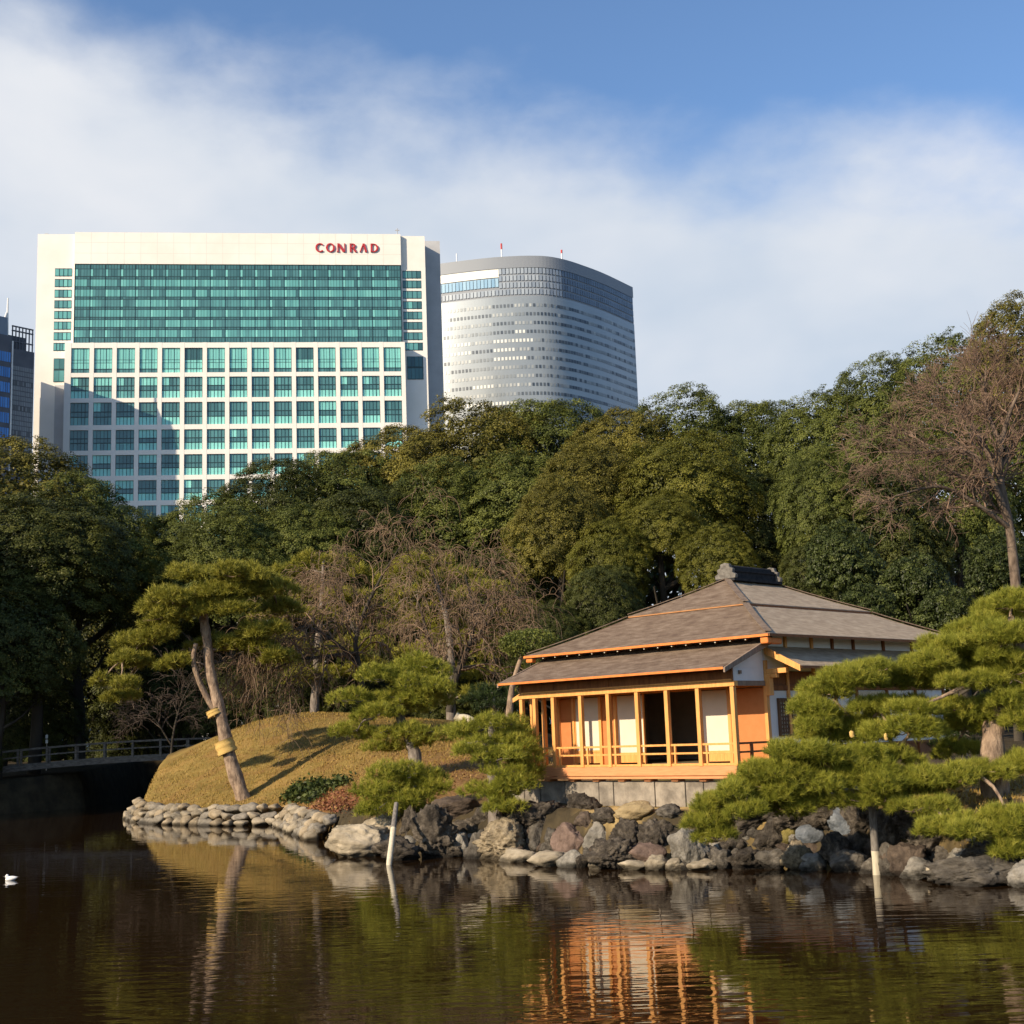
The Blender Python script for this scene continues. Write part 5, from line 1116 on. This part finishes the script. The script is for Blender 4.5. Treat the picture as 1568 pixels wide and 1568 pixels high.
ROCKS = [  # x0, y0, x1, y1, look, label
 (496, 1258, 600, 1310, 'pale', 'large pale flat slab tilting into the water at the left end of the rocks'),
 (560, 1252, 622, 1290, 'pale', 'pale boulder leaning against the tilted slab by the leaning stake'),
 (576, 1284, 636, 1317, 'dark', 'dark boulder at the waterline just right of the leaning stake'),
 (634, 1246, 706, 1312, 'dark', 'big rugged dark rock below the round shaped pine'),
 (614, 1246, 642, 1284, 'dark', 'narrow black rock above the stake, left of the big rugged rock'),
 (658, 1222, 724, 1252, 'brown', 'brown black rough rock on top of the bank below the shaped pines'),
 (700, 1250, 738, 1284, 'dark', 'dark rock between the big rugged rock and the pitted tan rock'),
 (697, 1276, 720, 1310, 'light', 'thin light wedge rock at the waterline left of the pitted rock'),
 (716, 1278, 752, 1320, 'grey', 'pointed grey rock dipping into the water below the pitted rock'),
 (738, 1262, 810, 1310, 'tan', 'tan rock pitted with holes in the middle of the left bank'),
 (768, 1301, 822, 1328, 'pale', 'flat pale ledge at the waterline below the pitted tan rock'),
 (815, 1303, 884, 1329, 'pale', 'flat pale ledge at the waterline left of the grey pale block'),
 (748, 1224, 800, 1266, 'dark', 'black rock above the pitted tan rock'),
 (795, 1226, 856, 1270, 'dark', 'wide black rock under the left corner of the teahouse'),
 (806, 1264, 842, 1304, 'grey', 'dark grey upright rock right of the pitted tan rock'),
 (834, 1274, 858, 1304, 'grey', 'narrow grey rock left of the reddish block'),
 (852, 1264, 904, 1310, 'red', 'reddish upright block below the left part of the veranda'),
 (898, 1262, 942, 1304, 'light', 'round light grey boulder below the middle of the veranda'),
 (906, 1290, 968, 1331, 'dark', 'round black boulder at the waterline below the light grey boulder'),
 (908, 1238, 958, 1268, 'dark', 'dark rugged rock on top of the bank below the veranda'),
 (942, 1262, 996, 1306, 'dark', 'dark rugged rock right of the round light grey boulder'),
 (878, 1245, 914, 1274, 'brown', 'brown rock behind the round light grey boulder'),
 (868, 1212, 916, 1248, 'dark', 'black rounded rock directly below the foundation stones'),
 (966, 1295, 1014, 1321, 'red', 'flat reddish stone above the row of pale stones'),
 (990, 1309, 1024, 1333, 'pale', 'pale blocky stone at the waterline below the flat reddish stone'),
 (1022, 1317, 1048, 1334, 'pale', 'small pale oval stone at the waterline left of the tall grey rock'),
 (1056, 1318, 1092, 1334, 'pale', 'flat pale stone at the waterline right of the tall grey rock'),
 (1030, 1270, 1078, 1327, 'light', 'tall light grey rock beside the lowest pad of the right pine'),
 (986, 1262, 1038, 1308, 'dark', 'dark rugged rock left of the tall light grey rock'),
 (952, 1317, 994, 1334, 'pale', 'pale flat stone at the waterline right of the black boulder'),
 (900, 1320, 932, 1335, 'pale', 'pale flat stone at the waterline left of the black boulder'),
 (858, 1303, 892, 1330, 'light', 'grey pale block at the waterline under the reddish block'),
 (1076, 1294, 1102, 1321, 'grey', 'grey green rock just right of the tall light grey rock'),
 (1094, 1303, 1124, 1330, 'grey', 'dark grey block at the waterline under the lowest pine pad'),
 (1120, 1300, 1168, 1332, 'dark', 'wide dark stone at the waterline under the right pine, left of the tan stone'),
 (1162, 1304, 1206, 1332, 'grey', 'grey sloping stone at the waterline, next left of the tan stone'),
 (1196, 1295, 1238, 1331, 'tan', 'tan angular stone at the waterline under the right pine'),
 (1218, 1286, 1264, 1318, 'brown', 'brown angular stone right of the tan angular stone'),
 (1112, 1262, 1160, 1304, 'dark', 'black rock in deep shade under the lowest pine boughs, left one'),
 (1155, 1262, 1205, 1302, 'dark', 'black rock in deep shade left of the mossy yellow stone'),
 (1192, 1262, 1222, 1290, 'moss', 'small mossy yellow stone in the shade of the right pine'),
 (1226, 1264, 1268, 1292, 'blue', 'flat bluish stone left of the triangular blue grey rock'),
 (1272, 1242, 1322, 1286, 'blue', 'triangular blue grey rock left of the upright stake'),
 (1230, 1308, 1264, 1332, 'light', 'light stone at the waterline below the brown angular stone'),
 (1262, 1282, 1300, 1322, 'dark', 'dark upright stone below the triangular blue grey rock'),
 (1280, 1306, 1326, 1336, 'grey', 'low dark grey stone at the waterline left of the upright stake'),
 (1296, 1276, 1346, 1318, 'dark', 'black rock right behind the upright stake'),
 (1350, 1238, 1400, 1296, 'dark', 'large black rock in the shade right of the upright stake'),
 (1352, 1296, 1384, 1338, 'grey', 'upright grey stone close to the right of the upright stake'),
 (1366, 1294, 1416, 1336, 'brown', 'brown grey rock between the upright stake and the oval pale stone'),
 (1384, 1318, 1430, 1348, 'light', 'oval pale grey stone at the waterline right of the upright stake'),
 (1424, 1326, 1480, 1352, 'pale', 'pale slab at the waterline beside the long grey boulder'),
 (1440, 1314, 1564, 1356, 'grey', 'long grey boulder at the waterline in the right corner'),
 (1408, 1308, 1440, 1334, 'light', 'small light stone above the oval pale grey stone'),
 (1430, 1296, 1468, 1330, 'grey', 'grey rough rock above the pale slab'),
 (1456, 1300, 1496, 1330, 'light', 'light rough rock above the long grey boulder'),
 (1490, 1292, 1560, 1326, 'dark', 'black rock under the lowest right pine boughs'),
 (1400, 1262, 1462, 1306, 'dark', 'dark rock in shade above the small light stone'),
 (1556, 1318, 1612, 1362, 'light', 'light boulder at the right edge of the picture'),
 (934, 1207, 1006, 1232, 'red', 'flat reddish stone just below the foundation'),
 (1000, 1209, 1054, 1228, 'brown', 'flat brown stone just below the foundation'),
 (1046, 1204, 1104, 1238, 'pale', 'big pale block below the right end of the foundation'),
 (942, 1228, 1010, 1256, 'straw', 'straw coloured block on the terrace below the veranda'),
 (1008, 1230, 1048, 1252, 'grey', 'flat grey stone beside the straw coloured block'),
 (806, 1204, 870, 1226, 'light', 'flat light stone at the left foot of the foundation'),
 (632, 1234, 660, 1244, 'pale', 'small flat white stone on the brown bank above the rugged rock'),
 (722, 1236, 756, 1262, 'dark', 'rough black rock behind the dark rock left of the pitted rock'),
 (1100, 1240, 1128, 1270, 'brown', 'small brown rock behind the lowest pine pad'),
 (1120, 1226, 1196, 1268, 'dark', 'wide black rock in shade above the two black rocks under the lowest pine boughs'),
 (1186, 1230, 1250, 1272, 'dark', 'black rock in shade above the mossy yellow stone'),
 (1240, 1222, 1300, 1268, 'dark', 'black rock in shade above the flat bluish stone'),
 (1300, 1226, 1358, 1282, 'dark', 'black rock in shade behind the top of the upright stake'),
 (1384, 1236, 1440, 1276, 'dark', 'black rock in shade above the dark rock right of the upright stake')]
_rr = np.random.default_rng(29)
RUB = [rock_mesh('rubble_stone', 400 + k, RM[('dark', 'grey', 'brown', 'light')[k % 4]], .2, 8, 3, .08, .5) for k in range(8)]
for k in range(90):
    px = _rr.uniform(575, 1560); yw = np.interp(px, _wl[:, 0], _wl[:, 1]); py = yw - abs(_rr.normal(0, 1)) * 34 - 4; Y = bank_depth(px, py) - .05 if py > yw - 14 else hit(px, py, 22, 50, 280)[1]; c = at(px, py, Y); r = _rr.uniform(.10, .24)
    o = bpy.data.objects.new('rubble_stone', RUB[k % 8]); link(o); o.location = tuple(c); o.scale = (r * 1.25, r, r * _rr.uniform(.7, 1.1)); o.rotation_euler = tuple(_rr.uniform(0, 6.28, 3) * [.1, .1, 1])
    tag(o, 'small rough rubble stone wedged between the bank rocks', 'stone', 'rubble between the bank rocks')

for i, (x0, y0, x1, y1, look, lab) in enumerate(ROCKS):
    cx, cy = (x0 + x1) / 2, (y0 + y1) / 2; yw_ = np.interp(cx, _wl[:, 0], _wl[:, 1]); Y = bank_depth(cx, y1 - 2) if y1 > yw_ - 14 else hit(cx, cy + (y1 - cy) * .5, 22, 50, 280)[1] + .05; c = at(cx, cy, Y); sc = Y / FPX
    lowr = .8 if (y1 < 1275 and 850 < cx < 1110) else 1.0; hw_, hh = (x1 - x0) / 2 * sc * lowr, (y1 - y0) / 2 * sc * lowr
    rough, fine, cuts = {'dark': (.34, .17, 10), 'tan': (.18, .16, 9), 'brown': (.24, .12, 10), 'grey': (.2, .10, 12)}.get(look, (.15, .07, 12))
    me = rock_mesh('rock', 100 + i, RM[look], rough, cuts, 5 if (x1 - x0) * (y1 - y0) > 2200 else 4, fine)
    o = bpy.data.objects.new('rock', me); link(o); o.location = (c[0], c[1] + .1, c[2] - hh * .08); o.scale = (hw_ * 1.3, max(.30, min(hw_ * .95, .72)), hh * 1.36)
    o.rotation_euler = (0, (.18 if i == 0 else -.03), -.1 + .2 * math.sin(i))
    tag(o, lab, 'rock', 'rocks along the pond bank')

# cobble wall along the mound's shore
_sp = np.array([(-18.0, 66), (-17.55, 61.8), (-16.45, 58.7), (-14.6, 56.0), (-11.35, 53.2), (-9.25, 52.4), (-7.75, 47.4), (-6.4, 43.2)])
_sl = np.concatenate([[0], np.cumsum(np.linalg.norm(np.diff(_sp, axis=0), axis=1))])
def shore_pt(s): return np.array([np.interp(s, _sl, _sp[:, 0]), np.interp(s, _sl, _sp[:, 1])])
M_cob = [rock_mat('pale cobble', (.25, .205, .14), (.42, .355, .255), bump=.3), rock_mat('warm cobble', (.24, .185, .115), (.42, .34, .23), bump=.3), rock_mat('grey cobble', (.16, .14, .11), (.30, .265, .21), bump=.3)]
COB = [rock_mesh('cobble', 300 + k, M_cob[k % 3], .17, 7, 3, .04, lo=.5) for k in range(9)]
rgc = np.random.default_rng(17)
ORD = ['first', 'second', 'third', 'fourth', 'fifth', 'sixth', 'seventh', 'eighth', 'ninth', 'tenth', 'eleventh', 'twelfth', 'thirteenth', 'fourteenth', 'fifteenth', 'sixteenth', 'seventeenth', 'eighteenth', 'nineteenth']
TENS = {2: 'twentieth', 3: 'thirtieth', 4: 'fortieth', 5: 'fiftieth'}; TEN = {2: 'twenty', 3: 'thirty', 4: 'forty', 5: 'fifty'}
def ordinal(n): return ORD[n - 1] if n < 20 else (TENS[n // 10] if n % 10 == 0 else TEN[n // 10] + ' ' + ORD[n % 10 - 1])
TINT = {0: 'pale', 1: 'tan', 2: 'grey'}
for course, (zc, inset, hgt, nm) in enumerate([(.09, -.05, .20, 'waterline course'), (.36, .16, .17, 'middle course'), (.60, .40, .16, 'top course')]):
    s = 2.2 + .2 * course; n = 0
    while s < _sl[-1] - .2:
        w_ = rgc.uniform(.24, .40); s += w_; p = shore_pt(s); q = shore_pt(s + .1); t = unit(np.append(q - p, 0)); nr = np.array([-t[1], t[0]])
        n += 1; k = int(rgc.integers(9)); me = COB[k]
        o = bpy.data.objects.new('cobble', me); link(o); z = zc + rgc.normal(0, .045)
        o.location = (p[0] + nr[0] * inset, p[1] + nr[1] * inset, z); o.scale = (w_ * 1.12, .30, hgt * rgc.uniform(.95, 1.5)); o.rotation_euler = (rgc.normal(0, .1), rgc.normal(0, .12), math.atan2(t[1], t[0]))
        tag(o, f'{TINT[k % 3]} stone, {ordinal(n)} from the left tip in the {nm} of cobbles', 'stone', 'stones of the mound shore wall')
        s += w_

# stakes
def stake(label, a, c, Ya, Yc, split, r, wrap):
    A_, B_ = at(*a, Ya), at(*c, Yc); o = thing('stake', label, 'stake', (A_[0], A_[1], 0)); f0 = np.array(o.location); A_[2] = -.7
    P = lambda u: A_ + (B_ - A_) * u - f0
    v, f = tube_arrays([(np.array([P(u) for u in np.linspace(0, split, 8)]), r * (1 + .05 * np.sin(np.arange(8) * 1.9)))], 10); np_mesh('pale_pole', v, f, M_stake, smooth=True, parent=o)
    v, f = tube_arrays([(np.array([P(u) for u in np.linspace(split - .01, 1, 6)]), np.linspace(r * .97, r * .8, 6))], 10); np_mesh('dark_pole', v, f, M_stakeend, smooth=True, parent=o)
    if wrap: v, f = tube_arrays([(np.array([P(u) for u in np.linspace(.93, 1.06, 7)]), r * 2.0 * (1 + .25 * np.sin(np.arange(7) * 2.6)))], 10); np_mesh('straw_wrap', v, f, M_straw, smooth=True, parent=o)
stake('leaning pale stake rising from the water beside the tilted slab', (589, 1330), (607, 1230), 33.6, 35.4, .72, .075, False)
stake('upright stake in the water under the right pine, its lower half bleached', (1343, 1337), (1333, 1204), 28.2, 28.0, .48, .085, True)

# wooden tree prop and straw ties at the right pine
pr = thing('tree_prop', 'small yellow wooden prop frame under the boughs of the right pine', 'prop', onz(1428, 1162, 1.72)); f0 = np.array(pr.location); Yp = f0[1]
for px, py0 in ((1421, 1162), (1436, 1160)):
    b = MB(); b.tube([at(px, py0 + 6, Yp) - f0, at(px - 4, 1134, Yp) - f0], .055, 8); b.build('post', M_wood, pr, True)
b = MB(); b.tube([at(1414, 1145, Yp - .07) - f0, at(1442, 1143, Yp - .07) - f0], .045, 8); b.build('crossbar', M_wood, pr, True)
for (x, y, dy, r, h) in ((1304, 1124, -.8, .055, 9), (1356, 1128, -.8, .04, 10), (1306, 1165, -.9, .04, 8)):
    fo = np.array(rp.location); P = np.array([at(x + 2, y + h / 2, 28.3 + dy), at(x, y, 28.3 + dy), at(x + 1, y - h / 2, 28.3 + dy)]) - fo
    v, f = tube_arrays([(smooth_path(P, 5), np.array([r * .7, r, r * .85, r, r * .6]))], 8); np_mesh('straw_tie', v, f, M_straw, smooth=True, parent=rp)

# footbridge
BA, BB = np.array([-28.6, 73.4, 0]), np.array([-16.8, 76.6, 0]); BD = unit(BB - BA); BNV = np.array([BD[1], -BD[0], 0]); BL = float(np.linalg.norm(BB - BA))
br = thing('footbridge', 'weathered wooden footbridge with low railings over the shaded channel', 'bridge', BA)
def bz(u): return 2.30 + .42 * u + .62 * u * (1 - u)
def bpt(u, off, dz): p = BD * BL * u + BNV * off; return np.array([p[0], p[1], bz(u) + dz])
U = np.linspace(0, 1, 15)
def beam(name, off, dz, hh, ww, m=M_bridge, us=U):
    b = MB()
    for k in range(len(us) - 1):
        p, q = bpt(us[k], off, dz), bpt(us[k + 1], off, dz); n = BNV * ww
        b.prism([p - n, q - n, q + n, p + n], (0, 0, hh))
    return b.build(name, m, br)
beam('deck', 0, -.10, .10, 1.0); beam('side_beam', 1.06, -.34, .26, .06); beam('side_beam', -1.06, -.34, .26, .06)
for off in (1.0, -1.0):
    beam('top_rail', off, .72, .09, .055); beam('mid_rail', off, .36, .07, .035)
    for k in range(9):
        u = .02 + k * .12; b = MB(); p = bpt(u, off, -.3); b.box(p[0] - .055, p[0] + .055, p[1] - .055, p[1] + .055, p[2], p[2] + 1.12); b.build('rail_post', M_bridge, br)
# small things
mk = thing('marker_post', 'thin dark post with two small white plates beyond the left end of the footbridge', 'marker', (at(72, 1140, 80)[0], 80, gz(at(72, 1140, 80)[0], 80))); f0 = np.array(mk.location)
b = MB(); p = at(72, 1124, 80) - f0; b.tube([(p[0], 0, -.2), (p[0], 0, p[2])], .03, 6); b.build('post', M_dark, mk)
for py in (1128, 1135.5): b = MB(); p = at(72, py, 80) - f0; b.box(p[0] - .07, p[0] + .07, -.07, -.035, p[2] - .10, p[2] + .10); b.build('white_plate', M_plaster, mk)
lg = thing('weathered_log', 'pale bent log lying on the crest between the shaped pines', 'log', at(715, 1112, 56)); f0 = np.array(lg.location)
v, f = tube_arrays([(smooth_path([at(697, 1096, 56), at(703, 1099, 56), at(716, 1100, 55.9), at(738, 1112, 55.7)], 12) - f0, np.linspace(.17, .13, 12)), (smooth_path([at(699, 1098, 56), at(705, 1108, 56), at(716, 1116, 56)], 8) - f0, np.linspace(.11, .08, 8))], 9)
np_mesh('log', v, f, M_stake, smooth=True, parent=lg)
# white duck on the water
dp = onz(17, 1348, 0); dk_ = thing('duck', 'small white duck resting on the dark water at the left', 'duck', dp)
M_duck = mat('white feathers', (.72, .70, .66), (.82, .80, .76), 20, .8, .2); M_bill = mat('dusky feathers', (.12, .10, .09), None, rough=.7)
def loft(name, secs, m, parent, n=14):
    V = []; F = []
    for (x, z, ry, rz) in secs:
        for k in range(n): a = 2 * math.pi * k / n; V.append((x, ry * math.cos(a), z + rz * math.sin(a)))
    for i in range(len(secs) - 1):
        for k in range(n): F.append((i * n + k, i * n + (k + 1) % n, (i + 1) * n + (k + 1) % n, (i + 1) * n + k))
    return np_mesh(name, V, F, m, smooth=True, parent=parent)
loft('body', [(-.14, .02, .004, .004), (-.12, .025, .05, .04), (-.06, .035, .078, .065), (.02, .04, .075, .065), (.09, .05, .05, .045), (.15, .065, .02, .015), (.165, .07, .003, .003)], M_duck, dk_)
loft('head', [(-.145, .07, .005, .005), (-.135, .09, .03, .03), (-.115, .105, .042, .042), (-.085, .105, .04, .04), (-.06, .075, .034, .05), (-.045, .05, .028, .04)], M_duck, dk_)
loft('bill', [(-.20, .092, .004, .003), (-.185, .094, .014, .006), (-.14, .10, .016, .012)], M_bill, dk_)
loft('tail', [(.13, .06, .03, .012), (.17, .07, .022, .008), (.20, .078, .004, .003)], M_bill, dk_)

# ------------------------------------------------------------------ low growth, leaf litter
rgp = np.random.default_rng(19)
PL = [np.array([(432, 1232), (455, 1205), (490, 1200), (535, 1194), (545, 1200), (500, 1215), (470, 1235)], float)]
def inside(poly, x, y):
    c = False; j = len(poly) - 1
    for i in range(len(poly)):
        if (poly[i][1] > y) != (poly[j][1] > y) and x < (poly[j][0] - poly[i][0]) * (y - poly[i][1]) / (poly[j][1] - poly[i][1]) + poly[i][0]: c = not c
        j = i
    return c
def scatter(poly, n):
    out = []
    while len(out) < n:
        x = rgp.uniform(poly[:, 0].min(), poly[:, 0].max()); y = rgp.uniform(poly[:, 1].min(), poly[:, 1].max())
        if inside(poly, x, y): out.append(hit(x, y, 36, 64))
    return np.array(out)
S_ = scatter(PL[0], 170); P = np.repeat(S_, 9, 0) + rgp.normal(0, .16, (170 * 9, 3)) * [1, 1, .5] + [0, 0, .16]
V, F, T = leaves(rgp, P, sphere_dirs(rgp, len(P), .15), .20, .55); tag(np_mesh('leafy_ground_cover', V, F, M_leaf_shrub, T), 'bright green broad leaved ground cover above the mound shore wall', 'ground cover', kind='stuff')
M_red = leaf_mat('red fallen leaves', (.10, .036, .018), (.235, .09, .042), (.36, .17, .08))
S_ = scatter(np.array([(472, 1242), (500, 1218), (545, 1204), (585, 1206), (570, 1238), (520, 1246)], float), 500); P = np.repeat(S_, 4, 0) + rgp.normal(0, .14, (2000, 3)) * [1, 1, .25] + [0, 0, .05]
V, F, T = leaves(rgp, P, sphere_dirs(rgp, len(P), .4), .10, .7); tag(np_mesh('red_ground_cover', V, F, M_red, T), 'red brown low ground cover beside the green leaves', 'ground cover', kind='stuff')
M_blade = leaf_mat('dry turf blades', (.17, .115, .025), (.33, .215, .05), (.46, .32, .09)); M_lit = leaf_mat('fallen brown leaves', (.09, .045, .018), (.27, .145, .055), (.46, .29, .12))
def on_ground(n, cx, cy, rx, ry):
    a = rgp.uniform(0, 6.283, n); r = np.sqrt(rgp.uniform(0, 1, n)); x = cx + rx * r * np.cos(a); y = cy + ry * r * np.sin(a); d = shore_dist(x, y); k = d > .35
    return np.stack([x[k], y[k], ground_z(x[k], y[k])], -1)
P = np.concatenate([on_ground(30000, -10, 60, 9, 8), on_ground(9000, -3, 52, 7, 9), on_ground(4000, 9.5, 29, 3, 3)]); n = len(P)
d = np.stack([rgp.normal(0, .35, n), rgp.normal(0, .35, n), np.ones(n)], -1); sd = np.stack([rgp.normal(0, 1, n), rgp.normal(0, 1, n), np.zeros(n)], -1); sd /= np.linalg.norm(sd, axis=1, keepdims=True); L_ = rgp.uniform(.04, .11, (n, 1))
V = np.stack([P - sd * .016, P + sd * .016, P + d * L_], 1).reshape(-1, 3); tag(np_mesh('dry_grass', V, np.arange(3 * n).reshape(-1, 3), M_blade, np.clip(rgp.normal(.5, .2, n), 0, 1)), 'short dry golden grass on the mound', 'grass', kind='stuff')
P = np.concatenate([on_ground(2600, -4, 50, 8, 9), on_ground(700, -11, 58, 7, 6), on_ground(500, -1, 44, 5, 6), on_ground(400, 8.6, 29.5, 3, 2)]) + [0, 0, .03]
V, F, T = leaves(rgp, P, sphere_dirs(rgp, len(P), .6), .09, .7); tag(np_mesh('leaf_litter', V, F, M_lit, T), 'fallen brown leaves on the slope behind the rocks', 'leaf litter', kind='stuff')
